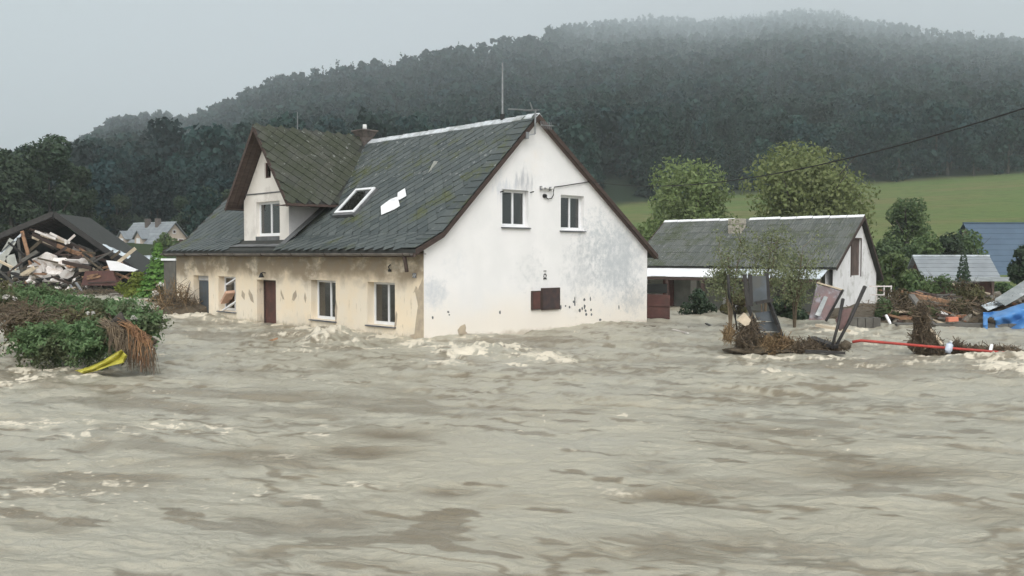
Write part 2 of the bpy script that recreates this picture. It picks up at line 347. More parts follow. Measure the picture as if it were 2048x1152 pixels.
# numpy value noise
_T = np.random.default_rng(5).random((256, 256)).astype(np.float64)
def vn(x, y):
    xi = np.floor(x).astype(int); yi = np.floor(y).astype(int); fx = x - xi; fy = y - yi
    fx = fx * fx * fx * (fx * (fx * 6 - 15) + 10); fy = fy * fy * fy * (fy * (fy * 6 - 15) + 10)
    a = _T[xi & 255, yi & 255]; b = _T[(xi + 1) & 255, yi & 255]; c = _T[xi & 255, (yi + 1) & 255]; d = _T[(xi + 1) & 255, (yi + 1) & 255]
    return (a * (1 - fx) + b * fx) * (1 - fy) + (c * (1 - fx) + d * fx) * fy
def fbm(x, y, o=4, g=.5, l=2.03):
    s = 0; a = 1; t = 0
    for i in range(o): s = s + a * vn(x + 17.3 * i, y - 9.1 * i); t += a; a *= g; x = x * l; y = y * l
    return s / t
def ss(x, a, b):
    t = np.clip((x - a) / (b - a), 0, 1); return t * t * (3 - 2 * t)

# ------------------------------------------------------------------ terrain (valley ground + wooded hill), water, haze
def I(px, tab): a = np.array(tab, float); return np.interp(px, a[:, 0], a[:, 1])
SKY = [(-700, 300), (0, 330), (120, 320), (190, 270), (235, 238), (330, 228), (375, 243), (430, 222), (480, 198), (530, 175), (600, 152), (690, 136), (780, 135), (900, 105), (1000, 90), (1080, 78), (1130, 58), (1200, 48), (1300, 38), (1400, 42), (1500, 32), (1600, 24), (1680, 28), (1720, 46), (1850, 62), (1900, 70), (1980, 76), (2048, 82), (2750, 140)]
YTOP = [(-700, 800), (0, 800), (190, 800), (240, 1100), (340, 1350), (400, 1050), (500, 1050), (700, 950), (900, 1000), (1080, 1300), (1160, 2600), (1300, 3800), (1650, 4000), (1750, 3000), (1900, 2200), (2750, 2200)]
EB = [(-700, 20), (400, 25), (900, 60), (1250, 100), (1700, 138), (2048, 163), (2750, 165)]
YB = [(-700, 105), (400, 110), (900, 150), (1250, 185), (1700, 220), (2750, 220)]
def ground_z(px, Y):
    px = np.asarray(px, float); Y = np.asarray(Y, float)
    y1 = I(px, YTOP); y0 = I(px, YB); eb = I(px, EB); es = 509 - I(px, SKY) - 16 * 1800 / y1
    s = np.clip(np.log(np.maximum(Y, y0) / y0) / np.log(y1 / y0), 0, 1)
    t_ = np.clip(np.log(y1 / 1000) / math.log(4), 0, 1)
    g = (1 - t_) * (1 - (1 - s) ** 1.15) + t_ * np.interp(s, [0, .12, .25, .40, .52, .65, .76, .88, 1], [0, .25, .455, .625, .73, .81, .87, .935, 1])
    e = eb + (es - eb) * g
    hill = CAMH + e * Y / 1800
    t = np.clip((Y - 58) / (y0 - 58), 0, 1); zb = CAMH + eb * y0 / 1800
    near = .25 + (zb - .25) * t ** 1.25
    near = np.where(Y < 58, -1.3 + 1.55 * ss(Y, 46, 58), near)
    z = np.where(Y >= y0, hill, near)
    und = (fbm(px / 90 + 5, np.log(Y) * 9, 4) - .5)
    return z + und * np.clip((Y - y0) / 300, 0, 1) * np.minimum(Y * .012, 14)
def build_terrain():
    pxs = np.linspace(-700, 2750, 231); Ys = np.concatenate([np.linspace(44, 105, 26), np.geomspace(108, 4150, 110)])
    PX, YY = np.meshgrid(pxs, Ys); Z = ground_z(PX, YY)
    y1 = I(PX, YTOP); over = YY > y1 * 1.02
    Zr = ground_z(pxs, I(pxs, YTOP)); Z = np.where(over, np.maximum(Zr[None, :] - (YY - y1) * .35, -1.4), Z)
    X = (PX - 1024) / 1800 * YY
    V = np.stack([X, YY, Z], -1).reshape(-1, 3); r, c = Z.shape
    i = np.arange(r * c).reshape(r, c); F = np.stack([i[:-1, :-1], i[:-1, 1:], i[1:, 1:], i[1:, :-1]], -1).reshape(-1, 4)
    me = npmesh('hillside', V, F, True)
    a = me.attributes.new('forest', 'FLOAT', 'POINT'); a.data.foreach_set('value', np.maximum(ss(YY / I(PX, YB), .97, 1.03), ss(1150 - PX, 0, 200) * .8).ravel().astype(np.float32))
    tag(link('hillside', me, None, 'terrain'), kind='structure')
    g = MB().box(-4100, 4100, -260, 4290, -1.75, -1.45).build('valley_ground', 'terrain'); tag(g, kind='structure')
build_terrain()

hz = MB().box(-4200, 4200, -280, 4320, -2.75, 1180).build('haze', None); tag(hz, kind='stuff')
hm, hnt, hb, ho = nmat('haze_air'); hnt.nodes.remove(hb)
pv = N(hnt, 'VolumePrincipled'); pv.inputs['Color'].default_value = (.865, .945, .985, 1); pv.inputs['Density'].default_value = .00041; pv.inputs['Anisotropy'].default_value = 0
hnt.links.new(pv.outputs[0], ho.inputs['Volume']); hz.data.materials.append(hm)

# (px, py, half width px, half depth px, height m, foam)
WAVES = [(655, 680, 38, 9, .34, .9), (700, 690, 30, 6, .10, .5), (620, 698, 40, 6, .05, .45), (930, 712, 60, 9, .16, .75), (1000, 700, 60, 8, .16, .8), (1080, 716, 60, 9, .10, .85), (1130, 724, 30, 4, .05, .6),
         (880, 735, 80, 5, .05, .5), (1020, 735, 40, 4, .05, .7), (1190, 652, 60, 4, .10, 0), (1555, 755, 34, 7, .16, .8), (1470, 735, 60, 4, .06, .45), (1560, 745, 60, 5, .05, .3), (1960, 726, 70, 7, .14, .75), (2020, 745, 50, 10, .14, .95), (2080, 730, 60, 12, .15, .9), (1850, 728, 60, 5, .03, .45),
         (1690, 665, 70, 7, .05, .7), (1760, 690, 50, 6, .03, .5), (1640, 655, 40, 4, .04, .6), (1450, 640, 80, 4, .03, .35),
         (390, 635, 60, 6, .08, .8), (460, 640, 60, 4, .04, .6), (520, 645, 60, 4, .02, .45), (340, 622, 30, 6, .05, .6), (280, 600, 60, 5, .03, .7), (180, 582, 60, 5, .03, .5),
         (20, 700, 50, 16, .10, .6), (60, 760, 60, 10, .04, .6), (160, 755, 90, 6, .02, .5), (40, 660, 40, 10, .05, .5), (560, 672, 60, 4, .02, .5),
         (60, 850, 110, 9, .02, .62), (200, 872, 90, 9, .02, .6), (330, 855, 40, 8, .02, .72), (430, 865, 50, 12, .02, .62), (620, 850, 50, 9, .02, .55), (650, 870, 40, 5, .02, .55), (120, 985, 170, 5, .0, .5), (420, 1010, 60, 5, .0, .45), (600, 985, 60, 10, .0, .42), (720, 960, 80, 14, .0, .42), (230, 965, 60, 6, 0, .45),
         (370, 632, 30, 4, .05, .8), (430, 634, 30, 4, .05, .75), (500, 642, 40, 4, .03, .7), (560, 650, 40, 4, .03, .7), (610, 660, 40, 4, .04, .7), (700, 668, 40, 4, .05, .75), (770, 676, 40, 4, .06, .8), (830, 686, 30, 5, .10, .9), (860, 692, 30, 4, .08, .8), (905, 690, 50, 4, .05, .7), (960, 680, 50, 3, .03, .6), (1040, 670, 50, 3, .02, .5), (480, 660, 90, 5, .02, .5), (600, 705, 90, 5, .03, .5), (740, 700, 80, 5, .03, .55),
         (120, 740, 120, 6, .03, .75), (300, 715, 40, 6, .03, .6), (1530, 712, 90, 4, .03, .65), (1650, 714, 70, 4, .03, .65), (1850, 716, 60, 4, .03, .65),
         (560, 910, 60, 8, .0, .4), (1260, 830, 50, 4, .0, .5), (1300, 785, 40, 4, .0, .5), (1440, 998, 40, 4, .0, .45), (1700, 735, 90, 4, .02, .4), (1660, 832, 20, 3, 0, .6), (1200, 975, 90, 12, 0, .36), (1100, 900, 70, 8, 0, .36)]
DARK = [(640, 1035, 120, 22), (720, 900, 90, 14), (1780, 945, 180, 20), (1310, 935, 50, 12), (1430, 1085, 260, 28), (1560, 860, 110, 8), (900, 978, 60, 9), (780, 868, 90, 9), (1350, 985, 120, 12), (1340, 720, 80, 5), (980, 690, 30, 6)]  # dark troughs: centre and half sizes, shade painted into the water colour
def build_water():
    py = np.concatenate([np.linspace(1400, 1152, 40, endpoint=False), np.linspace(1152, 640, 430, endpoint=False), np.linspace(640, 583, 90)])
    Y = CAMH * 1800 / (py - 509)
    Y = np.concatenate([np.array([-40, -25, -15, -9, -5, -2, 0, 1.5, 3]), Y])
    t = np.concatenate([np.linspace(-2.6, -.66, 30, endpoint=False), np.linspace(-.66, .66, 760, endpoint=False), np.linspace(.66, 2.6, 31)])
    T, YY = np.meshgrid(t, Y); X = T * np.maximum(YY, 3.0) * np.where(YY < 4, 3.0, 1); X = np.where(YY < 4, T * 14, T * np.maximum(YY, 4))
    # flow coordinates (current runs left to right, a little towards the camera)
    fx = .955 * X - .297 * YY; fy = .297 * X + .955 * YY
    wx = fx + 1.2 * (fbm(fx * .35 + 3, fy * .5, 3) - .5); wy = fy + 1.0 * (fbm(fx * .4, fy * .6 + 8, 3) - .5)
    far = np.clip(YY / 18, .35, 1.3)
    sw = fbm(wx * .22, wy * .5, 3) - .5
    r1 = 1 - np.abs(2 * fbm(wx * .45 + 9, wy * 1.1, 3) - 1); r2 = 1 - np.abs(2 * fbm(wx * 1.5 + 4, wy * 2.0 + 2, 3) - 1)
    r3 = 1 - np.abs(2 * fbm(wx * 3.6 + 14, wy * 4.6 + 5, 3) - 1)
    Z = .22 * sw * far + .12 * (r1 - .75) * far + .095 * (r2 - .75) * np.clip(far, .5, 1.2) + .038 * (r3 - .7) * np.clip(far, .55, 1.2)
    foam = np.zeros_like(Z); tex = fbm(wx * 1.8, wy * 3.4, 5, .62); tex2 = fbm(X * 5 + 3, YY * 5, 4, .65)
    for (cx, cyp, rx, ry, hgt, f) in WAVES:
        p = gw(cx, cyp); yy = p.y; rxm = rx * yy / 1800; rym = ry * yy * yy / (1800 * CAMH)
        d = ((X - p.x) / rxm) ** 2 + ((YY - p.y) / rym) ** 2; m = np.exp(-d * .9)
        Z += 1.25 * hgt * m * (.55 + .9 * (r2 - .5) + .5 * (tex - .5) * 2)
        foam = np.maximum(foam, f * np.exp(-d * .55))
    # foam breaks up along the flow
    strand = 1 - np.abs(2 * fbm(wx * .9 + 31, wy * 2.2 + 7, 4, .6) - 1)
    lace = 1 - np.abs(2 * fbm(wx * 2.4 + 11, wy * 3.6 + 3, 5, .62) - 1)
    strong = np.clip((foam - .45) / .4, 0, 1)
    fm = foam * (ss(lace, .70, .94) * 1.15 + strong * ss(strand, .58, .9) * 1.0 + strong * ss(tex, .47, .62) * .9) * ss(tex2, .18, .5)
    crest = ss(r1, .90, .985) * ss(tex, .52, .66) * ss(fbm(X * .16, YY * .1 + 3, 3), .50, .66) * np.clip(YY / 12, .2, 1)
    speck = ss(fbm(X * 11 + 3, YY * 9 + 1, 3, .62), .70, .80) * ss(fbm(wx * .3 + 40, wy * .4, 3), .50, .62) * .72
    fm = np.clip(np.maximum.reduce([fm * 1.6, crest * .5, speck]), 0, 1)
    wave_shade = ss(fbm(wx * .28 + 60, wy * .75 + 3, 4, .55), .52, .72) * .75 + ss(r1, .62, .36) * .5  # painted wave shade: drifting dark tone, darker again in the troughs
    for (cx, cyp, rx, ry) in DARK:
        p = gw(cx, cyp); yy = p.y; rxm = rx * yy / 1800; rym = ry * yy * yy / (1800 * CAMH)
        d = ((X - p.x) / rxm) ** 2 + ((YY - p.y - .25 * (X - p.x) * 0) / rym) ** 2
        m = np.exp(-d * .8); wave_shade = np.maximum(wave_shade, 1.0 * m * ss(tex + .35 * r1, .42, .78)); Z -= .05 * m
    lines = ss(1 - np.abs(2 * fbm(fx * .9 + 70, fy * 2.2 + 9, 4, .55) - 1), .84, .97) * ss(fbm(fx * .4 + 5, fy * .6, 3), .46, .62)
    dash = ss(fbm(fx * 1.3 + 21, fy * 3.4 + 2, 3, .55), .66, .74)
    wave_shade = np.clip(np.maximum.reduce([wave_shade, lines * .8, dash * .85]), 0, 1)
    V = np.stack([X, YY, Z], -1).reshape(-1, 3); r, c = Z.shape
    i = np.arange(r * c).reshape(r, c); F = np.stack([i[:-1, :-1], i[:-1, 1:], i[1:, 1:], i[1:, :-1]], -1).reshape(-1, 4)
    me = npmesh('floodwater', V, F, True)
    for nm, A in (('foam', fm), ('wave_shade', wave_shade)):
        a = me.attributes.new(nm, 'FLOAT', 'POINT'); a.data.foreach_set('value', A.ravel().astype(np.float32))
    tag(link('floodwater', me, None, 'water'), kind='structure')
build_water()

# ------------------------------------------------------------------ foliage generators
def cards(P, Nrm, size, asp=1.0, jit=.9, rg=rng):
    """leaf cards at P (n,3), normals near Nrm, sizes (n,)"""
    n = len(P); d = Nrm + rg.normal(size=(n, 3)) * jit; d /= np.linalg.norm(d, axis=1)[:, None] + 1e-9
    a = np.cross(d, rg.normal(size=(n, 3))); a /= np.linalg.norm(a, axis=1)[:, None] + 1e-9; b = np.cross(d, a)
    sz = np.asarray(size)[:, None]; w = a * sz * .5; h = b * sz * .5 * asp
    bend = d * sz * rg.uniform(-.18, .18, (n, 1))
    V = np.stack([P - w - h * .6 + bend, P - h - bend, P + w - h * .1 + bend, P + h * 1.0 - bend], 1).reshape(-1, 3)
    return V, np.arange(4 * n).reshape(n, 4)
def lobes(R, Hh, n, rg, base=.25, low=0.0):
    """a crown as overlapping lobes: list of (centre, radii)"""
    out = []
    for k in range(n):
        t = rg.uniform(0, 1); ang = rg.uniform(0, 6.283); rr = R * .70 * math.sqrt(rg.uniform(.05, 1)) * (1 - .5 * t * t) * rg.uniform(.75, 1.2)
        z = base * Hh + (1 - base) * Hh * (low + t * (.86 - low)); s = R * rg.uniform(.22, .48)
        out.append((np.array([math.cos(ang) * rr, math.sin(ang) * rr, z]), np.array([s, s, s * rg.uniform(.7, 1.05)])))
    return out
def crown(R, Hh, n, size, seed, nl=14, base=.25, asp=1.2, droop=0.0, low=0.0, solid=.35):
    rg = np.random.default_rng(seed); L = lobes(R, Hh, nl, rg, base, low); w = np.array([l[1][0] ** 2 for l in L]); w /= w.sum()
    idx = rg.choice(len(L), n, p=w); d = rg.normal(size=(n, 3)); d /= np.linalg.norm(d, axis=1)[:, None]
    rr = np.where(rg.random(n) < solid, rg.uniform(.3, .9, n), rg.uniform(.85, 1.12, n))
    cs = np.array([l[0] for l in L])[idx]; rs = np.array([l[1] for l in L])[idx]; P = cs + d * rs * rr[:, None]
    if droop: P[:, 2] -= droop * (np.linalg.norm(P[:, :2], axis=1) / R) ** 2 * Hh
    nr = d * .8 + (P - np.array([0, 0, Hh * .5])) / max(R, Hh) * .6
    return cards(P, nr, size * rg.uniform(.55, 1.3, n), asp, .7, rg)
def spruce(R, Hh, n, size, seed):
    rg = np.random.default_rng(seed); t = rg.random(n) ** 1.35; tier = .82 + .18 * np.sin(t * 60 + rg.uniform(0, 6)); ang = rg.uniform(0, 6.283, n)
    rr = R * (1 - t) * tier * rg.uniform(.45, 1.05, n) + .12; P = np.stack([np.cos(ang) * rr, np.sin(ang) * rr, Hh * (.06 + .94 * t) - rr * .25], 1)
    d = np.stack([np.cos(ang) * .6, np.sin(ang) * .6, np.full(n, .7)], 1); return cards(P, d, size * rg.uniform(.6, 1.25, n) * (1 - .6 * t), 1.5, .35, rg)
def trunkpts(Hh, r, seed, lean=.05, nb=5, R=2.0):
    q = random.Random(seed); mb = MB(); pts = [(0, 0, -.8)]; x = y = 0
    for k in range(1, 6): x += q.uniform(-lean, lean) * Hh * .3; y += q.uniform(-lean, lean) * Hh * .3; pts.append((x, y, Hh * .85 * k / 5))
    mb.tube(pts, [r * 1.25, r, r * .85, r * .65, r * .45, r * .15], 7)
    for k in range(nb):
        b = Vector(pts[q.choice((2, 3, 3, 4))]); a = q.uniform(0, 6.28); l = R * q.uniform(.5, .85)
        m = b + Vector((math.cos(a) * l * .5, math.sin(a) * l * .5, l * .35)); e = b + Vector((math.cos(a) * l, math.sin(a) * l, l * .9))
        mb.tube([b, m, e], [r * .45, r * .3, r * .08], 5)
    return mb
def join(parts):
    V = []; F = []; o = 0; mi = []
    for k, (v, f) in enumerate(parts): V.append(v); F.append(f + o); o += len(v); mi.append(np.full(len(f), k))
    return np.concatenate(V), np.concatenate(F), np.concatenate(mi)
def tube_np(a, b, r0, r1, n=5):
    a = np.array(a, float); b = np.array(b, float); t = np.arange(n) * 2 * math.pi / n; c = np.stack([np.cos(t), np.sin(t), 0 * t], 1)
    V = np.concatenate([a + c * r0, b + c * r1]); k = np.arange(n); F = np.stack([k, (k + 1) % n, (k + 1) % n + n, k + n], 1); return V, F

# ------------------------------------------------------------------ the wood on the hill
def build_forest():
    rg = np.random.default_rng(3)
    # candidate stems on a jittered grid in (px, log Y), spacing growing with distance
    pts = []
    Y = 108.0
    while Y < 4000:
        sp = 8.0 if Y < 420 else 8.0 + (Y - 420) * .010
        dpx = sp * 1800 / Y
        pxs = np.arange(-420, 2480, dpx); pxs = pxs + rg.uniform(-.5, .5, len(pxs)) * dpx * .9; YY = Y + rg.uniform(-.5, .5, len(pxs)) * sp * 1.2
        pts.append(np.stack([pxs, YY, np.full(len(pxs), sp)], 1)); Y += sp * (1.0 if Y < 900 else 1.5)
    P = np.concatenate(pts); y0 = I(P[:, 0], YB); y1 = I(P[:, 0], YTOP)
    P = P[(P[:, 1] > y0 * 1.0) & (P[:, 1] < y1 * 1.01)]; y1 = I(P[:, 0], YTOP)
    P = P[~((P[:, 0] > 195) & (P[:, 0] < 405) & (P[:, 1] < 128))]; y1 = I(P[:, 0], YTOP)
    z = ground_z(P[:, 0], P[:, 1]); X = (P[:, 0] - 1024) / 1800 * P[:, 1]
    sc = rg.uniform(.95, 1.55, len(P)) * np.clip(P[:, 2] / 8.0, 1, 2.0) ** .6
    sc = np.where(P[:, 1] < 170, sc * .68, sc)
    con = (fbm(P[:, 0] / 70, np.log(P[:, 1]) * 6, 3) + rg.uniform(-.12, .12, len(P))) > .60
    con &= P[:, 0] > 520
    con |= (P[:, 1] > y1 * .93) & (P[:, 0] > 660) & (P[:, 0] < 830) & (rg.random(len(P)) < .6)
    sc = np.where(con, sc * .78, sc); rz = rg.uniform(0, 6.283, len(P))
    # hero trees: those that show largest, not behind the front house
    top = 509 - (z + 13 * sc - CAMH) * 1800 / P[:, 1]
    vis = (P[:, 0] > -10) & (P[:, 0] < 2060) & ~((P[:, 0] > 520) & (P[:, 0] < 1180) & (top > 300)) & ~((P[:, 0] > 1180) & (P[:, 0] < 1290) & (top > 420))
    score = np.where(vis, P[:, 1], 1e9) * np.where(P[:, 0] > 1250, .8, 1.0); hero = np.argsort(score)[:285]; ish = np.zeros(len(P), bool); ish[hero] = True
    det = []; spr = []
    for k in range(6):
        v, f = crown(4.3, 11, 1100, .72, 40 + k, 20, .10, 1.15, low=-.05); t = tube_np((0, 0, -1), (0, 0, 6), .3, .16); V, F, mi = join([(v, f), t])
        me = npmesh('forest_tree', V, F, False, mi); me.materials.append(MT['leaf_hill']); me.materials.append(MT['trunk']); det.append(me)
    for k in range(3):
        v, f = spruce(2.9, 15, 900, .85, 60 + k); t = tube_np((0, 0, -1), (0, 0, 9), .26, .1); V, F, mi = join([(v, f), t])
        me = npmesh('forest_spruce', V, F, False, mi); me.materials.append(MT['leaf_spruce']); me.materials.append(MT['trunk']); spr.append(me)
    for j, i in enumerate(hero):
        if con[i]: o = link('forest_spruce', spr[j % 3]); sd_ = 'left' if P[i, 0] < 900 else 'right'; tag(o, 'pointed dark spruce among the leafy trees of the misty wood %s of the farmhouse' % sd_, 'tree', 'spruces of the wood %s of the farmhouse' % sd_)
        else: o = link('forest_tree', det[j % 6]); sd_ = 'left' if P[i, 0] < 900 else 'right'; tag(o, 'rounded dark green tree of the %s' % ('wood behind the collapsed house and the dormer' if sd_ == 'left' else 'front rows of the wood above the meadow'), 'tree', 'leafy trees of the wood %s of the farmhouse' % sd_)
        o.location = (X[i], P[i, 1], z[i]); s = sc[i]; o.scale = (s, s, s * rg.uniform(.9, 1.2)); o.rotation_euler = (0, 0, rz[i])
    # the rest: one mass
    rest = np.where(~ish)[0]; bands = [(0, 420, 240, 1.25), (420, 800, 100, 1.9), (800, 1500, 40, 2.9), (1500, 9000, 20, 4.0)]
    for knd, mt in ((False, 'leaf_hill'), (True, 'leaf_spruce')):
        VV = []; FF = []; TT = []; off = 0
        for (a, b, n, sz) in bands:
            ids = rest[(P[rest, 1] >= a) & (P[rest, 1] < b) & (con[rest] == knd) & (P[rest, 0] > -160) & (P[rest, 0] < 2210) & ~((P[rest, 0] > 640) & (P[rest, 0] < 1120) & (top[rest] > 330))]
            if not len(ids): continue
            var = [spruce(2.9, 15, int(n * .8), sz * .9, 80 + k) if knd else crown(4.3, 11, n, sz, 90 + k, 12, .12, 1.1, low=-.05, solid=.1) for k in range(5)]
            for k in range(5):
                sub = ids[k::5]
                if not len(sub): continue
                v = var[k][0]; c, s_ = np.cos(rz[sub])[:, None], np.sin(rz[sub])[:, None]; q = sc[sub][:, None]
                x = (v[None, :, 0] * c - v[None, :, 1] * s_) * q + X[sub][:, None]; y = (v[None, :, 0] * s_ + v[None, :, 1] * c) * q + P[sub, 1][:, None]; zz = v[None, :, 2] * q * 1.03 + z[sub][:, None]
                VV.append(np.stack([x, y, zz], -1).reshape(-1, 3)); TT.append(np.repeat(rg.random(len(sub)), v.shape[0])); m = VV[-1].shape[0]; FF.append(np.arange(m).reshape(-1, 4) + off); off += m
        me = npmesh('hillside_wood', np.concatenate(VV), np.concatenate(FF)); a_ = me.attributes.new('tint', 'FLOAT', 'POINT'); a_.data.foreach_set('value', np.concatenate(TT).astype(np.float32)); o = link('spruce_wood' if knd else 'leafy_wood', me, None, mt)
        tag(o, 'mass of dark spruces scattered through the wood up the misty hill' if knd else 'mass of dark green leafy wood covering the misty hill up into the fog', 'wood', kind='stuff')
        print('wood quads', len(me.polygons))
build_forest()
# ------------------------------------------------------------------ building frame helper
class Frame:
    """local x along the eaves (towards the near corner), y along the gable, z above the water"""
    def __init__(s, origin, ang):
        s.o = Vector(origin); s.rz = ang; s.R = Matrix.Rotation(-ang, 3, 'Z'); s.Ri = Matrix.Rotation(ang, 3, 'Z')
    def on(s, px, py, axis, val):
        o = s.R @ (EYE - s.o); d = s.R @ ray(px, py); return o + d * ((val - o[axis]) / d[axis])
    def plane(s, px, py, p0, n):
        o = s.R @ (EYE - s.o); d = s.R @ ray(px, py); n = Vector(n); return o + d * ((Vector(p0) - o).dot(n) / d.dot(n))
    def w(s, p): return s.Ri @ Vector(p) + s.o

def wall_mesh(name, P, s0, s1, z0, z1, holes, depth=.25, clips=(), cuts=(), back=.3):
    """P(s,z,d): d inward. holes: (sa,sb,za,zb). clips: (point(s,z), normal(s,z)) keep the side the normal points away from"""
    ss_ = sorted({s0, s1, *cuts, *[h[0] for h in holes], *[h[1] for h in holes]}); zs = sorted({z0, z1, *[h[2] for h in holes], *[h[3] for h in holes]})
    ss_ = [v for v in ss_ if s0 <= v <= s1]; zs = [v for v in zs if z0 <= v <= z1]
    bm = bmesh.new(); vc = {}
    def V(s, z, d):
        k = (round(s, 4), round(z, 4), d)
        if k not in vc: vc[k] = bm.verts.new((s, z, d))
        return vc[k]
    for i in range(len(ss_) - 1):
        for j in range(len(zs) - 1):
            cs, cz = (ss_[i] + ss_[i + 1]) / 2, (zs[j] + zs[j + 1]) / 2
            if any(h[0] < cs < h[1] and h[2] < cz < h[3] for h in holes): continue
            for d in (0, back): bm.faces.new([V(ss_[i], zs[j], d), V(ss_[i + 1], zs[j], d), V(ss_[i + 1], zs[j + 1], d), V(ss_[i], zs[j + 1], d)])
    for (a, b, c, e) in holes:
        for (p, q) in (((a, c), (b, c)), ((b, c), (b, e)), ((b, e), (a, e)), ((a, e), (a, c))):
            bm.faces.new([bm.verts.new((*p, 0)), bm.verts.new((*q, 0)), bm.verts.new((*q, back)), bm.verts.new((*p, back))])
    for (p, n) in clips:
        bmesh.ops.bisect_plane(bm, geom=bm.verts[:] + bm.edges[:] + bm.faces[:], plane_co=(p[0], p[1], 0), plane_no=(n[0], n[1], 0), clear_outer=True)
    for v in bm.verts: v.co = Vector(P(*v.co))
    me = bpy.data.meshes.new(name); bm.to_mesh(me); bm.free(); return me

def window(P, r, root, frame='pvc', fw=.07, mull=.5, rec=.14, sill=True, open_=False, transom=None, curtain=True, name='window', sillm='sill', dep=.06):
    a, b, c, e = r; B = lambda *q: q
    mb = MB(); d0, d1 = rec, rec + dep
    X = lambda x0, x1, z0, z1, y0, y1: mb.box(x0, x1, y0, y1, z0, z1, lambda x, y, z: P(x, z, y))
    X(a, a + fw, c, e, d0, d1); X(b - fw, b, c, e, d0, d1); X(a + fw, b - fw, c, c + fw * 1.2, d0, d1); X(a + fw, b - fw, e - fw, e, d0, d1)
    ms = []
    if mull: m_ = lerp(a, b, mull); X(m_ - fw * .42, m_ + fw * .42, c + fw * 1.2, e - fw, d0 - .008, d1 - .003); ms = [(a + fw, m_ - fw * .42), (m_ + fw * .42, b - fw)]
    else: ms = [(a + fw, b - fw)]
    wo = mb.build(name, frame, root)
    for (x0, x1) in ms:
        MB().box(x0 + .002, x1 - .002, d0 + .025, d0 + .033, c + fw * 1.2 + .002, e - fw - .002, lambda x, y, z: P(x, z, y)).build('pane', 'glass', wo)
    if curtain:
        for (x0, x1) in ((a + fw, lerp(a, b, .24)), (lerp(a, b, .80), b - fw)):
            cm = MB(); nn = 8
            pts = [(lerp(x0, x1, k / nn), rec + .20 + .025 * (k % 2)) for k in range(nn + 1)]
            for k in range(nn): cm.quad(P(pts[k][0], c + .05, pts[k][1]), P(pts[k + 1][0], c + .05, pts[k + 1][1]), P(pts[k + 1][0], e - .05, pts[k + 1][1]), P(pts[k][0], e - .05, pts[k][1]))
            cm.build('curtain', 'curtain', wo)
    if sill:
        sb = MB(); sb.hexa([P(x, z, y) for (x, y, z) in ((a - .05, -.07, c - .055), (b + .05, -.07, c - .055), (b + .05, rec, c - .03), (a - .05, rec, c - .03), (a - .05, -.07, c - .025), (b + .05, -.07, c - .025), (b + .05, rec, c - .002), (a - .05, rec, c - .002))])
        sb.build('window_sill', sillm, root)
    return wo
def poly_patch(pts, P, d, name, m, root, th=.012):
    """thin plate with an irregular outline, standing proud of a wall: pts (s,z)"""
    mb = MB(); n = len(pts); v0 = [P(s, z, -d) for s, z in pts]; v1 = [P(s, z, -d + th) for s, z in pts]
    i = 0; mb.v = [tuple(x) for x in v0 + v1]; mb.f = [tuple(range(n)), tuple(reversed(range(n, 2 * n)))] + [(k, (k + 1) % n, n + (k + 1) % n, n + k) for k in range(n)]
    return mb.build(name, m, root)

def slate_mesh(a=.30, th=.011):
    d = a * math.sqrt(.5) * .945
    pr = [(-d, 0), (-d * .10, -d * .92), (d * .10, -d * .92), (d, 0), (d * .05, d), (-d * .05, d)]
    mb = MB(); n = len(pr); mb.v = [(x, y, 0) for x, y in pr] + [(x, y, th) for x, y in pr]
    mb.f = [tuple(range(n)), tuple(range(n, 2 * n))] + [(k, (k + 1) % n, n + (k + 1) % n, n + k) for k in range(n)]
    return mb.mesh('slate')
SLATE_A = .335
SLM = slate_mesh(SLATE_A)
def slate_grid(o, sx, tx, srange, trange, keep):
    """diamond rows on a plane: origin o, unit vectors sx (along eaves), tx (up the slope) -> list of matrices"""
    sx = Vector(sx).normalized(); tx = Vector(tx).normalized(); nz = sx.cross(tx)
    if nz.z < 0: nz = -nz; 
    D = SLATE_A * math.sqrt(2); out = []; t = trange[0]; row = 0
    while t < trange[1]:
        s = srange[0] + (D / 2 if row % 2 else 0)
        while s < srange[1]:
            if keep(s, t):
                ro = rnd.gauss(0, .02); tl = math.radians(1.6 + rnd.uniform(-.8, 1.6)); x = sx * math.cos(ro) + tx * math.sin(ro); y = (nz.cross(x)).normalized()
                if y.dot(tx) < 0: y = -y
                y2 = y * math.cos(tl) - nz * math.sin(tl); n2 = x.cross(y2)
                if n2.dot(nz) < 0: n2 = -n2
                p = Vector(o) + sx * s + tx * t + nz * (.022 + rnd.uniform(0, .004))
                M = Matrix((x, y2, n2)).transposed().to_4x4(); M.translation = p; out.append(M)
            s += D
        t += D / 2; row += 1
    return out
def lay_slates(mats, n_single, parent_roof, root, m, score):
    mats = sorted(mats, key=score); mesh = SLM.copy(); mesh.materials.append(MT[m])
    for M in mats[:n_single]:
        o = bpy.data.objects.new('slate', mesh); C.objects.link(o); o.parent = parent_roof; o.matrix_local = M
    rest = mats[n_single:]
    if rest:
        bv = np.array([v.co for v in mesh.vertices]); mb = MB(); fs = [tuple(p.vertices) for p in mesh.polygons]
        for M in rest:
            i = len(mb.v); mb.v += [tuple(M @ Vector(v)) for v in bv]; mb.f += [tuple(i + k for k in f) for f in fs]
        tag(mb.build('slates', m, root), kind='stuff')

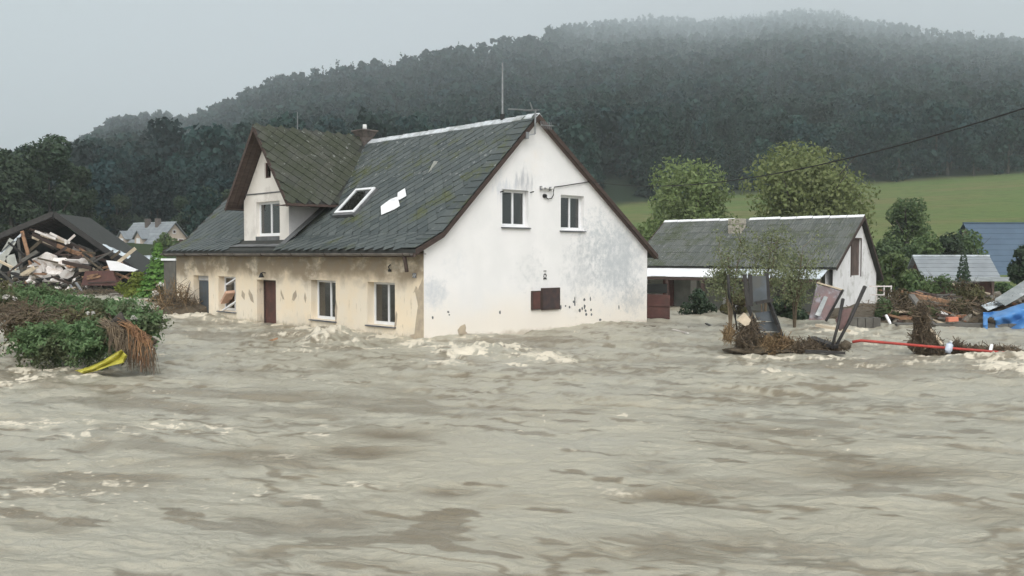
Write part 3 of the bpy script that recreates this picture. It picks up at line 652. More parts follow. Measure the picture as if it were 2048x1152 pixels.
# ------------------------------------------------------------------ the front house
def build_house():
    K = gw(848, 682); fr = Frame(K, math.atan2(-.72, .694))
    H = thing('flooded_house', 'white and cream farmhouse with dark slate roof and tall dormer in the flood', 'house', K, fr.rz)
    PF = lambda s, z, d: (s, d, z)            # front wall
    PG = lambda s, z, d: (-d, s, z)           # gable wall
    def rf(px0, px1, py0, py1):               # pixel rectangle on the front wall -> (s0,s1,z0,z1)
        m = (py0 + py1) / 2; return (fr.on(px0, m, 1, 0).x, fr.on(px1, m, 1, 0).x, fr.on((px0 + px1) / 2, py1, 1, 0).z, fr.on((px0 + px1) / 2, py0, 1, 0).z)
    def rg_(px0, px1, py0, py1):
        m = (py0 + py1) / 2; return (fr.on(px0, m, 0, 0).y, fr.on(px1, m, 0, 0).y, fr.on((px0 + px1) / 2, py1, 0, 0).z, fr.on((px0 + px1) / 2, py0, 0, 0).z)
    XL = fr.on(353, 560, 1, 0).x; WG = fr.on(1294, 580, 0, 0).y
    # roof profile (y,z) of the underside line
    RY = 4.38; prof = [(-.42, 2.44), (.57, 2.93), (RY, 6.60), (WG + .38, 2.28)]
    def zr(y):
        for (a, b), (c, d) in zip(prof, prof[1:]):
            if y <= c: return b + (d - b) * (y - a) / (c - a)
        return prof[-1][1]
    # --- walls
    W1 = rf(735, 790, 564.5, 650.5); W2 = rf(622, 671.5, 560.5, 639.5); W3 = rf(437, 471.5, 553, 622); DR = rf(514, 552, 560, 640); W4 = rf(387.5, 417.5, 551, 640)
    DR = (DR[0], DR[1], -1.2, DR[3]); W4 = (W4[0], W4[1], -1.2, W4[3])
    fh = [W1, W2, W3, DR, W4]
    link('front_wall', wall_mesh('front_wall', PF, XL, 0, -1.6, zr(0) - .02, fh, back=.42), H, 'cream')
    G1 = rg_(1004.5, 1057, 380, 453.5); G2 = rg_(1121.5, 1168, 391, 460.5)
    y1 = .57
    sl = lambda p, q: (lambda dy, dz: (-dz, dy))(q[0] - p[0], q[1] - p[1])
    wa = wall_mesh('g', PG, 0, y1, -1.6, 8, [], clips=[(prof[0], sl(prof[0], prof[1]))], back=.35)
    wb = wall_mesh('g', PG, y1, WG, -1.6, 8, [G1, G2], clips=[(prof[1], sl(prof[1], prof[2])), (prof[2], sl(prof[2], prof[3]))], back=.35)
    bm = bmesh.new(); bm.from_mesh(wa); bm.from_mesh(wb); me = bpy.data.meshes.new('gable_wall'); bm.to_mesh(me); bm.free(); link('gable_wall', me, H, 'white')
    MB().quad((XL, 0.42, -1.6), (XL, WG, -1.6), (XL, WG, zr(WG) - .02), (XL, RY, 6.5), (XL, .42, zr(.42) - .02)).build('far_gable_wall', 'cream', H)
    MB().quad((XL, WG, -1.6), (-.35, WG, -1.6), (-.35, WG, zr(WG) - .02), (XL, WG, zr(WG) - .02)).build('back_wall', 'white', H)
    # rooms behind the openings
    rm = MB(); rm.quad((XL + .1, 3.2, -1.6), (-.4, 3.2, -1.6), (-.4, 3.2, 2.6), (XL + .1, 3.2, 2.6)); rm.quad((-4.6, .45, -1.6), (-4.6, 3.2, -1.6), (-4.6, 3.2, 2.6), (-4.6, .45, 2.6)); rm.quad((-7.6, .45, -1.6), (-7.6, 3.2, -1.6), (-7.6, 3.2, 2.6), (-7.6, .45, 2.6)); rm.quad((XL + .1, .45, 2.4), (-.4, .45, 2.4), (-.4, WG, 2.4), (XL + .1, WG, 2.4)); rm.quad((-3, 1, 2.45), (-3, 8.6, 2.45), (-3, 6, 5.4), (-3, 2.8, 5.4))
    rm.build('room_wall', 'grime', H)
    # --- roof deck
    th = .10; x0, x1 = XL - .32, .17
    def shell(p):
        up = [(y, z + th) for y, z in p]; return [(x0, y, z) for y, z in p] + [(x0, y, z) for y, z in reversed(up)]
    rmb = MB()
    for a, b in zip(prof, prof[1:]):
        q = [(x0, a[0], a[1]), (x0, b[0], b[1]), (x0, b[0], b[1] + th), (x0, a[0], a[1] + th)]; rmb.prism(q, (x1 - x0, 0, 0))
    roof = rmb.build('roof', 'deck', H)
    # barge boards on the near gable and the far one, soffit, fascia
    for xb in (x1, x0 - .035):
        bb = MB()
        for a, b in zip(prof, prof[1:]): bb.prism([(xb, a[0], a[1] - .05), (xb, b[0], b[1] - .05), (xb, b[0], b[1] + th + .01), (xb, a[0], a[1] + th + .01)], (.035, 0, 0))
        bb.build('barge_board', 'brown', H)
    for side in (0, 1):                                              # boarded verge soffit, plank by plank
        a, b = (prof[1], prof[2]) if side == 0 else (prof[2], prof[3])
        n = 6
        for k in range(1):
            mb = MB(); xx = .005 + k * .125; mb.prism([(xx, a[0], a[1] - .035), (xx, b[0], b[1] - .035), (xx, b[0], b[1] - .012), (xx, a[0], a[1] - .012)], (.12, 0, 0)); mb.build('soffit_board', 'soffit', H)
    # gutter under the front eave
    ga = Vector((x0 + .05, -.47, 2.44)); gb = Vector((x1 - .12, -.47, 2.44))
    gm = MB(); nseg = 8; pr = [(math.cos(math.pi + math.pi * k / nseg) * .075, math.sin(math.pi + math.pi * k / nseg) * .075) for k in range(nseg + 1)]
    for k in range(nseg):
        (a, b), (c, d) = pr[k], pr[k + 1]; gm.quad(ga + Vector((0, a, b)), gb + Vector((0, a, b)), gb + Vector((0, c, d)), ga + Vector((0, c, d)))
        a, b, c, d = a * .9, b * .9, c * .9, d * .9; gm.quad(ga + Vector((0, a, b)), gb + Vector((0, a, b)), gb + Vector((0, c, d)), ga + Vector((0, c, d)))
    gut = gm.build('gutter', 'gutter', H)
    for k in range(9):
        x = lerp(ga.x + .3, gb.x - .3, k / 8); MB().tube([(x, -.47 + .085 * math.cos(t), 2.44 + .085 * math.sin(t)) for t in np.linspace(math.pi, 2 * math.pi, 7)], .012, 4).build('gutter_bracket', 'brown', gut)
    MB().box(x0 + .02, x1 - .04, -.40, -.375, 2.33, 2.52).build('fascia_board', 'soffit', H)
    MB().box(x0 + .02, x1 - .05, -.372, -.003, 2.405, 2.425).build('eave_soffit', 'soffit', H)
    p = fr.on(829, 512, 1, -.08); q = fr.on(831, 541, 1, -.08)
    MB().tube([(p.x, -.44, 2.38), (p.x, -.42, 2.28), (p.x, -.38, 2.10), (p.x + .01, -.36, q.z - .04)], .055, 8).build('downpipe', 'brown', H, True)
    # --- ridge tiles
    dorm_x = -9.08
    n = 18; xs = np.linspace(dorm_x + .45, x1 + .02, n + 1)
    for k in range(n):
        a, b = xs[k] - .03, xs[k + 1]; mb = MB(); zt = prof[2][1] + th + .045 + rnd.uniform(-.008, .008)
        for sgn in (-1, 1): mb.hexa([(a, RY, zt - .02), (b, RY, zt - .035), (b, RY + sgn * .19, zt - .20), (a, RY + sgn * .20, zt - .19), (a, RY, zt + .01), (b, RY, zt - .005), (b, RY + sgn * .20, zt - .175), (a, RY + sgn * .21, zt - .165)])
        mb.build('ridge_tile', 'ridge', roof)
    # --- dormer: y0 = front wall face
    DY = .32; dl = fr.on(488, 440, 1, DY).x; dr = fr.on(578, 440, 1, DY).x
    ridge_z = 6.80; ex0, ex1 = fr.on(452, 416, 1, -.25).x, fr.on(575, 410, 1, -.25).x; ez = 4.07; dcx = dorm_x; fy = -.25
    PD = lambda s, z, d: (s, DY + d, z)
    def rd(px0, px1, py0, py1):
        m = (py0 + py1) / 2; return (fr.on(px0, m, 1, DY).x, fr.on(px1, m, 1, DY).x, fr.on((px0 + px1) / 2, py1, 1, DY).z, fr.on((px0 + px1) / 2, py0, 1, DY).z)
    DW = rd(512.5, 559.5, 403, 472); DV = rd(529, 541.5, 325, 356)
    slR = (ridge_z - ez) / (ex1 - dcx); slL = (ridge_z - ez) / (dcx - ex0)
    cl = [((dcx, ridge_z - .10), (slR, 1)), ((dcx, ridge_z - .10), (-slL, 1))]
    zb = fr.on(530, 490, 1, DY).z
    link('dormer_wall', wall_mesh('dormer_wall', PD, dl, dr, zb, 7, [DW, DV], clips=cl, back=.28), H, 'dormer')
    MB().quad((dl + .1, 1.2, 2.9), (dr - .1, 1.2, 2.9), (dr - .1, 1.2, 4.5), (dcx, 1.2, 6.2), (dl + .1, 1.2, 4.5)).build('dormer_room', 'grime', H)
    ztop = ez + .33
    for xx, nm in ((dl, 'dormer_cheek'), (dr, 'dormer_cheek')):
        mb = MB(); e = .02 if xx == dl else -.02; y_at = lambda z: .57 + (z - .03 - 2.93) * (RY - .57) / 3.67
        mb.prism([(xx, DY + .001, zb), (xx, DY + .001, ztop), (xx, y_at(ztop) + .3, ztop), (xx, max(DY + .01, y_at(zb)) + .3, zb)], (e, 0, 0)); mb.build(nm, 'cheek', H)
    window(PD, DW, H, rec=.13, fw=.085, mull=.52, sill=False)
    window(PD, DV, H, frame='rust', fw=.05, mull=None, rec=.05, sill=False, curtain=False, name='attic_vent')
    # ledge line, apron flashing below the dormer
    lz = fr.on(530, 386, 1, DY).z
    MB().box(dl + .05, lerp(dl, dr, .86), DY - .018, DY - .003, lz - .03, lz + .015).build('cornice_band', 'flash', H)
    ap = fr.on(530, 474, 1, DY).z
    MB().box(DW[0] - .02, DW[1] - .02, DY - .02, DY - .004, zb + .02, DW[2] - .01).build('apron_panel', 'flash', H)
    MB().hexa([(dl - .05, DY - .55, 2.56 + .11), (dr + .15, DY - .55, 2.56 + .11), (dr + .15, DY + .02, zb + .02), (dl - .05, DY + .02, zb + .02), (dl - .05, DY - .55, 2.59 + .11), (dr + .15, DY - .55, 2.59 + .11), (dr + .15, DY - .003, zb + .10), (dl - .05, DY - .003, zb + .10)]).build('apron_flashing', 'flash', H)
    mb = MB(); 
    for (ya, yb_) in ((DY - .35, 1.75),): mb.hexa([(dr + .02, ya, zr(ya) + th + .03), (dr + .34, ya, zr(ya) + th + .03), (dr + .45, yb_, zr(yb_) + th + .03), (dr + .02, yb_, zr(yb_) + th + .03), (dr + .02, ya, zr(ya) + th + .05), (dr + .34, ya, zr(ya) + th + .05), (dr + .45, yb_, zr(yb_) + th + .05), (dr + .02, yb_, zr(yb_) + th + .05)])
    mb.build('valley_flashing', 'flash', H)
    # dormer roof deck (two slopes), gutter boards
    dmb = MB(); back = RY + .1
    for (ex, sg) in ((ex0, -1), (ex1, 1)):
        dmb.prism([(dcx, fy, ridge_z), (ex, fy, ez), (ex, fy, ez + .07), (dcx, fy, ridge_z + .09)], (0, back - fy, 0))
    droof = dmb.build('dormer_roof', 'deck', H)
    for (ex, sg) in ((ex0, -1), (ex1, 1)):
        mb = MB(); mb.prism([(dcx - sg * .02, fy - .03, ridge_z - .10), (ex, fy - .03, ez - .10), (ex, fy - .03, ez + .09), (dcx - sg * .02, fy - .03, ridge_z + .11)], (0, .03, 0)); mb.build('barge_board', 'brown', H)
        # soffit boards seen from below
        for k in range(3):
            ya = fy + .01 + k * .19; mb = MB(); mb.prism([(dcx, ya, ridge_z - .035), (ex, ya, ez - .035), (ex, ya, ez - .015), (dcx, ya, ridge_z - .015)], (0, .18, 0)); mb.build('soffit_board', 'soffit', H)
        gx = ex + sg * .05; yb_ = 1.72 if sg > 0 else 1.7
        MB().box(gx - .05, gx + .05, fy - .02, yb_, ez - .06, ez + .02).build('dormer_gutter', 'brown', H)
        MB().box(min(ex, dr if sg > 0 else dl), max(ex, dr if sg > 0 else dl), fy, 1.6, ez - .03, ez - .012).build('eave_soffit', 'soffit', H)
    # slates
    L = math.hypot(RY - .57, 3.67); ty = (0, (RY - .57) / L, 3.67 / L); o1 = (0, .57, 2.93 + th)
    holes = []
    def keep_main(s, t):
        y = .57 + ty[1] * t; z = 2.93 + ty[2] * t
        if not (x0 + .1 < s < x1 - .40) or t > L - .22: return False
        hw = (ridge_z - (z + th + .1)); 
        if s > dcx and (s - dcx) * slR < hw and s < ex1 and z > ez - .25: return False
        if s <= dcx and (dcx - s) * slL < hw and s > ex0 and z > ez - .25: return False
        if dl - .1 < s < dr + .1 and y < 2.3: return False
        return True
    def keep_low(s, t): return x0 + .1 < s < x1 - .40 and not (dl - .05 < s < dr + .15)
    l2 = math.hypot(.99, .49); tl = (0, .99 / l2, .49 / l2)
    main = slate_grid(o1, (1, 0, 0), ty, (x0, x1 + .3), (.06, L), keep_main)
    main += slate_grid((0, -.42, 2.44 + th), (1, 0, 0), tl, (x0 + .1, x1 + .3), (.10, l2 - .02), keep_low)
    td = Vector((dcx - ex1, 0, ridge_z - ez)).normalized(); Ld = math.hypot(ex1 - dcx, ridge_z - ez)
    def keep_d(s, t):
        z = ez + .07 + td.z * t; y = fy + s; return s > .08 and t < Ld - .12 and z > zr(y) + th + .02
    dor = slate_grid((ex1, fy, ez + .075), (0, 1, 0), td, (.12, 5.2), (.08, Ld), keep_d)
    lay_slates(dor, 120, droof, H, 'mossy', lambda M: -M.translation.z)
    nd = min(120, len(dor))
    lay_slates(main, 300 - nd, roof, H, 'slate', lambda M: abs(M.translation.x + 3.4))
    print('slates', len(main), len(dor))
    for (oo, tt, LL, n_) in ((Vector(o1), Vector(ty), L - .05, 17), (Vector((0, -.42, 2.44 + th)), Vector(tl), l2, 4)):     # straight verge course at the gable
        nz_ = Vector((0, -tt.z, tt.y))
        for k in range(n_):
            t0, t1 = LL * k / n_, LL * (k + 1) / n_ + .03; A_ = lambda s_, t_, h_: oo + Vector((s_, 0, 0)) + tt * t_ + nz_ * h_
            j_ = rnd.uniform(-.01, .01); MB().hexa([A_(x1 - .60 + j_, t0, .05), A_(x1 + .01, t0, .05), A_(x1 + .01, t1, .03), A_(x1 - .60 + j_, t1, .03), A_(x1 - .60 + j_, t0, .062), A_(x1 + .01, t0, .062), A_(x1 + .01, t1, .042), A_(x1 - .60 + j_, t1, .042)]).build('verge_slate', 'slate', roof)
    # verge slates strip along the dormer front edge (courses seen edge on)
    for k in range(11):
        t = Ld * (k + .4) / 11.2; p = Vector((ex1, fy + .09, ez + .10)) + td * t
        MB().box(-.02, .26, 0, .30, 0, .014).build('verge_slate', 'mossy', droof).matrix_local = Matrix.Translation(p + Vector((-.03, -.09, .0))) @ Matrix.Rotation(math.atan2(td.z, -td.x) * 1, 4, 'Y')
    # chimney
    cp = fr.plane(734, 272, (0, RY, 0), (0, 1, 0)); cx = cp.x; zc = cp.z
    cmb = MB(); k = -1
    for zz in np.arange(ridge_z - .9, zc - .02, .075):
        k += 1; o_ = .004 * (k % 2); cmb.box(cx - .22 - o_, cx + .22 + o_, RY - .32 - o_, RY + .12 + o_, zz, zz + .068)
    ch = cmb.build('chimney', 'brick', roof)
    capz = fr.plane(734, 264, (0, RY, 0), (0, 1, 0)).z
    cb = MB(); cb.hexa([(cx - .24, RY - .34, zc - .05), (cx + .24, RY - .34, zc - .05), (cx + .24, RY + .14, zc - .05), (cx - .24, RY + .14, zc - .05), (cx - .34, RY - .44, capz), (cx + .34, RY - .44, capz), (cx + .34, RY + .24, capz), (cx - .34, RY + .24, capz)]); cb.box(cx - .37, cx + .37, RY - .47, RY + .27, capz, capz + .05); cb.build('chimney_cap', 'brick', roof)
    MB().tube([(cx, RY - .1, capz + .05), (cx, RY - .1, capz + .27)], [.085, .075], 10).build('chimney_pot', 'pale', roof, True)
    # skylight and the white patch sheets on the roof plane
    nrm = Vector((0, -3.67 / L, (RY - .57) / L)); P0 = Vector(o1) + nrm * .07
    def rp(px, py): return fr.plane(px, py, P0, nrm)
    a, b, c, d = rp(676, 427), rp(714, 429), rp(745, 381), rp(713, 381)
    ex = (b - a + c - d) * .5; ey = (d - a + c - b) * .5; ex.z = 0; ex.y = 0; o_ = (a + b + c + d) / 4; eh = ey.length / 2; ew = ex.length / 2; xx, yy = Vector((1, 0, 0)), Vector(ty)
    R3 = lambda s, t, h: o_ + xx * s + yy * t + nrm * h
    mb = MB(); f_ = .085
    for (s0, s1, t0, t1) in ((-ew, ew, -eh, -eh + f_), (-ew, ew, eh - f_, eh), (-ew, -ew + f_, -eh + f_, eh - f_), (ew - f_, ew, -eh + f_, eh - f_)): mb.box(s0, s1, t0, t1, -.01, .10, lambda s, t, h: R3(s, t, h))
    sk = mb.build('skylight', 'pvc', H)
    MB().box(-ew + f_, ew - f_, -eh + f_, eh - f_, .05, .062, lambda s, t, h: R3(s, t, h)).build('pane', 'glass', sk)
    MB().box(-ew + f_, ew - f_, -eh + f_, eh - f_, -.03, -.02, lambda s, t, h: R3(s, t, h)).build('blind', 'curtain', sk)
    MB().box(-ew - .03, ew + .03, -eh - .10, -eh - .002, -.03, .07, lambda s, t, h: R3(s, t, h)).build('skylight_flashing', 'flash', sk)
    MB().box(ew + .002, ew + .06, -eh - .1, eh, -.03, .055, lambda s, t, h: R3(s, t, h)).build('skylight_flashing', 'flash', sk)
    for q in ([(762, 413), (781, 399), (797, 400), (800, 412), (789, 419), (763, 430)], [(796, 386), (810, 377), (813, 392), (799, 400), (795, 398)], [(781, 399), (794, 394), (797, 400), (785, 404)]):
        pts = [rp(*z_) for z_ in q]; mb = MB(); n_ = len(pts); mb.v = [tuple(p_ - nrm * .0) for p_ in pts] + [tuple(p_ + nrm * .014) for p_ in pts]; mb.f = [tuple(range(n_)), tuple(range(n_, 2 * n_))] + [(k, (k + 1) % n_, n_ + (k + 1) % n_, n_ + k) for k in range(n_)]; mb.build('patch_sheet', 'patch', roof)
    # --- front windows and doors
    window(PF, W1, H, rec=.24, fw=.075, mull=.54); window(PF, W2, H, rec=.24, fw=.075, mull=.56)
    bw = window(PF, W3, H, rec=.24, fw=.075, mull=.62, curtain=False, transom=None, name='broken_window')
    for ch_ in list(bw.children)[1:]: bpy.data.objects.remove(ch_)
    tag(bw, 'white window frame torn open by debris')
    dx0 = DR[0] + .0; MB().box(DR[0] + .03, DR[1] - .03, .30, .35, -1.2, DR[3] - .03).build('front_door', 'rust', H)
    fdr = MB(); fdr.box(DR[0], DR[0] + .06, .26, .34, -1.2, DR[3]); fdr.box(DR[1] - .06, DR[1], .26, .34, -1.2, DR[3]); fdr.box(DR[0] + .06, DR[1] - .06, .26, .34, DR[3] - .07, DR[3]); fdr.build('door_frame', 'brown', H)
    sd_ = MB(); sd_.box(W4[0] + .02, W4[1] - .02, .22, .26, -1.2, W4[3] - .22); s4 = sd_.build('side_door', 'panelgrey', H)
    MB().box(W4[0], W4[1], .20, .30, W4[3] - .20, W4[3] - .02).build('door_transom', 'cheek', H)
    # things hanging on the front
    p = fr.on(531, 549, 1, 0); lm = MB(); lm.tube([(p.x, .0, p.z + .05), (p.x, -.10, p.z + .08), (p.x, -.16, p.z + .05)], .015, 6); lm.tube([(p.x, -.16, p.z + .06), (p.x, -.16, p.z - .10)], [.03, .10], 10); lm.build('wall_lamp', 'black', H)
    p = fr.on(781, 535, 1, 0); mb = MB(); mb.tube([(p.x, .0, p.z + .08), (p.x + .02, -.09, p.z + .02), (p.x + .05, -.07, p.z - .07)], .018, 6); mb.box(p.x + .01, p.x + .09, -.10, -.04, p.z - .12, p.z - .05); mb.build('wall_hook', 'black', H)
    a = fr.on(826, 546, 1, 0); b = fr.on(833, 556, 1, 0)
    pl = MB().box(a.x, b.x, -.02, -.003, b.z, a.z).build('number_plate', 'sill', H)
    wch = abs(b.x - a.x); hch = a.z - b.z
    mb = MB()                                                       # worn figures: 22
    for k in range(2):
        u = lambda t: a.x + wch * (.14 + .42 * k + .30 * t); w_ = lambda t: b.z + hch * (.18 + .64 * t)
        for (q0, q1) in (((0, 1), (1, 1)), ((1, 1), (1, .5)), ((1, .5), (0, .5)), ((0, .5), (0, 0)), ((0, 0), (1, 0))): mb.bar((u(q0[0]), -.0235, w_(q0[1])), (u(q1[0]), -.0235, w_(q1[1])), .014, .006, (0, 1, 0))
    mb.build('number_figures', 'pale', pl)
    # corner plaster loss (proud 3 mm plate of bare render, wrapping the corner)
    q = [(838, 574), (833, 590), (836, 612), (832, 640), (829, 668), (820, 670), (823, 676), (836, 684), (847.5, 690), (847.5, 640), (847.3, 566), (845, 556), (842, 566)]
    poly_patch([(fr.on(x, y, 1, 0).x, fr.on(x, y, 1, 0).z) for x, y in q], PF, .004, 'bare_corner_patch', 'bare', H)
    q = [(832, 572), (827, 586), (830, 583), (834, 600), (837, 606), (837, 590), (835, 576)]
    poly_patch([(fr.on(x, y, 1, 0).x, fr.on(x, y, 1, 0).z) for x, y in q], PF, .006, 'bare_corner_patch', 'bare', H)
    for q in ([(562, 578), (566, 590), (569, 600), (565, 597), (561, 586)], [(586, 588), (592, 580), (594, 592), (588, 602), (584, 600)], [(610, 584), (613, 596), (611, 606), (608, 596)], [(498, 578), (505, 590), (508, 606), (502, 602), (497, 588)], [(484, 580), (490, 588), (489, 600), (483, 592)], [(792, 622), (795, 628), (793, 650), (788, 660), (790, 640)], [(672, 600), (675, 615), (673, 640), (671, 650), (670, 620)]):
        poly_patch([(fr.on(x, y, 1, 0).x, fr.on(x, y, 1, 0).z) for x, y in q], PF, .004, 'bare_patch', 'bare', H, .01)
    # --- gable
    window(PG, G1, H, rec=.16, fw=.075, mull=.52); window(PG, G2, H, rec=.16, fw=.075, mull=.52)
    for (px0, px1, py0, py1, m_) in ((1063, 1078.5, 583.5, 617.5, 'rust'), (1083, 1116, 577.5, 617.5, 'meter')):
        a, b, c, d = rg_(px0, px1, py0, py1); bx = MB(); bx.box(0, .05, a, b, c, d); bx.box(.05, .058, a + .03, b - .03, c + .03, d - .03); mbx = bx.build('meter_box', m_, H)
        fm = MB(); fm.box(.0, .065, a - .03, a, c - .03, d + .03); fm.box(.0, .065, b, b + .03, c - .03, d + .03); fm.box(.0, .065, a, b, c - .03, c); fm.box(.0, .065, a, b, d, d + .03); fm.build('box_rim', 'brown', mbx)
    c1 = fr.on(1090, 543, 0, 0); c2 = fr.on(1089.5, 552, 0, 0)
    mb = MB(); mb.tube([(.012, c2.y + .055 * math.cos(t), c2.z + .068 * math.sin(t)) for t in np.linspace(0, 2 * math.pi, 17)], .013, 5); mb.box(.002, .02, c2.y - .075, c2.y + .075, c2.z - .10, c2.z - .075); mb.box(.002, .02, c2.y - .055, c2.y + .055, c2.z + .15, c2.z + .17); mb.build('wall_emblem', 'black', H)
    # heart shaped bare patch near the water
    q = [(915, 660), (921, 652), (930, 648), (932, 655), (931, 662), (936, 668), (934, 673), (924, 673), (917, 668)]
    poly_patch([(fr.on(x, y, 0, 0).y, fr.on(x, y, 0, 0).z) for x, y in q], PG, .004, 'bare_patch', 'bare', H, .01)
    qc = random.Random(12)
    for k in range(26):                                             # small plaster chips low on the gable
        x, y = (qc.gauss(1152, 22), qc.gauss(612, 11)) if k < 18 else (qc.choice((1050, 1215, 870, 900, 1170, 1240, 1196, 1005)) + qc.uniform(-8, 8), qc.uniform(600, 645)); w_, h2 = qc.uniform(1.2, 3.0), qc.uniform(2, 6)
        q = [(x + w_ * math.cos(t) * qc.uniform(.6, 1.1), y + h2 * math.sin(t) * qc.uniform(.6, 1.1)) for t in np.linspace(0, 6.283, 7, endpoint=False)]
        if y + h2 < 646: poly_patch([(fr.on(a_, b_, 0, 0).y, fr.on(a_, b_, 0, 0).z) for a_, b_ in q], PG, .004, 'plaster_chip', 'flash', H, .006)
    # electricity bracket with insulators, cable down to it
    a = fr.on(1078, 376, 0, 0); b = fr.on(1101, 378, 0, 0); k_ = fr.on(1088, 392, 0, 0)
    mb = MB(); mb.bar((.06, a.y, a.z), (.06, b.y, b.z), .05, .05); mb.bar((.0, a.y + .05, a.z), (.08, a.y + .05, a.z), .05, .12); mb.bar((.0, b.y - .05, b.z), (.08, b.y - .05, b.z), .05, .12)
    cbk = mb.build('cable_bracket', 'steel', H)
    for t in (.05, .45, .85): MB().tube([(.09, lerp(a.y, b.y, t), a.z), (.15, lerp(a.y, b.y, t), a.z), (.19, lerp(a.y, b.y, t), a.z)], [.025, .045, .02], 8).build('insulator', 'pale', cbk)
    MB().tube([(.0, k_.y, k_.z), (.09, k_.y, k_.z)], [.07, .05], 8).build('cable_entry', 'black', H)
    pts = [fr.on(x, y, 0, .05) for x, y in ((1089, 392), (1096, 398), (1103, 397), (1107, 390), (1107, 381), (1109, 374), (1125, 372), (1150, 368), (1182, 363))]
    MB().tube(pts, .016, 5).build('wall_cable', 'black', H)
    for (px, py, l) in ((1001, 384, .10), (1061, 385, .10)):
        p = fr.on(px, py, 0, 0); MB().tube([(0, p.y, p.z), (.14, p.y, p.z + .02)], .02, 6).build('wall_hook', 'black', H)
    # aerial mast on the gable peak with two small aerials
    m0 = fr.on(1070, 268, 0, .30); m1 = fr.on(1071, 220, 0, .30)
    mb = MB(); mb.tube([(.30, m0.y, m0.z), (.30, m1.y, m1.z)], .028, 7); ae = mb.build('aerial_mast', 'steel', H)
    w0 = fr.on(1052, 271, 0, .15); mb = MB(); mb.bar((.30, m0.y, m0.z), (.15, w0.y, w0.z), .04, .04); mb.box(.05, .22, w0.y - .06, w0.y + .06, w0.z - .10, w0.z + .10); mb.build('mast_bracket', 'steel', ae)
    e0 = fr.on(1016, 218, 0, .30); e1 = fr.on(1073, 221, 0, .30); mb = MB(); mb.tube([e0, e1], .02, 6)
    for t in (.72, .80, .9, .98): p = e0.lerp(e1, t); mb.tube([p + Vector((-.22, .0, -.0)), p + Vector((.22, 0, 0))], .011, 5)
    q0 = fr.on(1060, 205, 0, .30); q1 = fr.on(1066, 222, 0, .30); mb.tube([q0, q1], .02, 5); mb.build('aerial', 'steel', ae)
    f0 = fr.on(1082, 250, 0, .28); mb = MB(); mb.tube([f0, f0 + Vector((0, .55, .02))], .014, 5)
    for t in range(6): mb.tube([f0 + Vector((0, .09 * t, -.10)), f0 + Vector((0, .09 * t, .13))], .009, 4)
    mb.build('aerial', 'steel', ae)
    # long pole standing on the ridge, thinner rod behind the dormer
    p0 = fr.on(1005, 236, 1, RY); p1 = fr.on(1005, 125, 1, RY); pm = p0.lerp(p1, .6)
    mb = MB(); mb.tube([p0 - Vector((0, 0, .1)), pm, p1], [.034, .030, .022], 7); rod = mb.build('ridge_pole', 'steel', H); MB().tube([p0 - Vector((0, 0, .08)), p0 + Vector((0, 0, .12))], .07, 8).build('pole_foot', 'black', rod)
    p0 = fr.on(595, 262, 0, -9); 
    MB().tube([fr.on(595, 266, 1, 1.6), fr.on(595, 224, 1, 1.6)], .018, 5).build('lightning_rod', 'steel', H)
    # --- loose sheet + rubble caught in the openings: things of their own
    a = fr.w((lerp(W3[0], W3[1], .12), .18, W3[2] + .30)); b = fr.w((lerp(W3[0], W3[1], .72), -.02, W3[2] + .72))
    mb = MB(); mb.bar(a, b, .34, .10, (0, 0, 1), .1); tag(mb.build('foam_slab', mat('salmon_foam_board', (.66, .42, .30), (.58, .36, .26), 3)), 'salmon pink slab jammed slantwise in the broken window', 'slab')
    a = fr.w((W3[0] + .35, .02, W3[2] + .02)); b = fr.w((W3[1] - .03, .1, W3[2] + .42)); tag(MB().bar(a, b, .09, .05).build('window_bar', 'pvc'), 'white frame bar lying slantwise at the foot of the broken window', 'bar')
    a = fr.w((W3[0] + .72, .0, W3[2] + .98)); b = fr.w((W3[1] - .0, .06, W3[2] + 1.22)); tag(MB().bar(a, b, .15, .05).build('window_bar', 'pvc'), 'white frame bar slanting high up in the broken window', 'bar')
    return fr, H
HF, HOUSE = build_house()
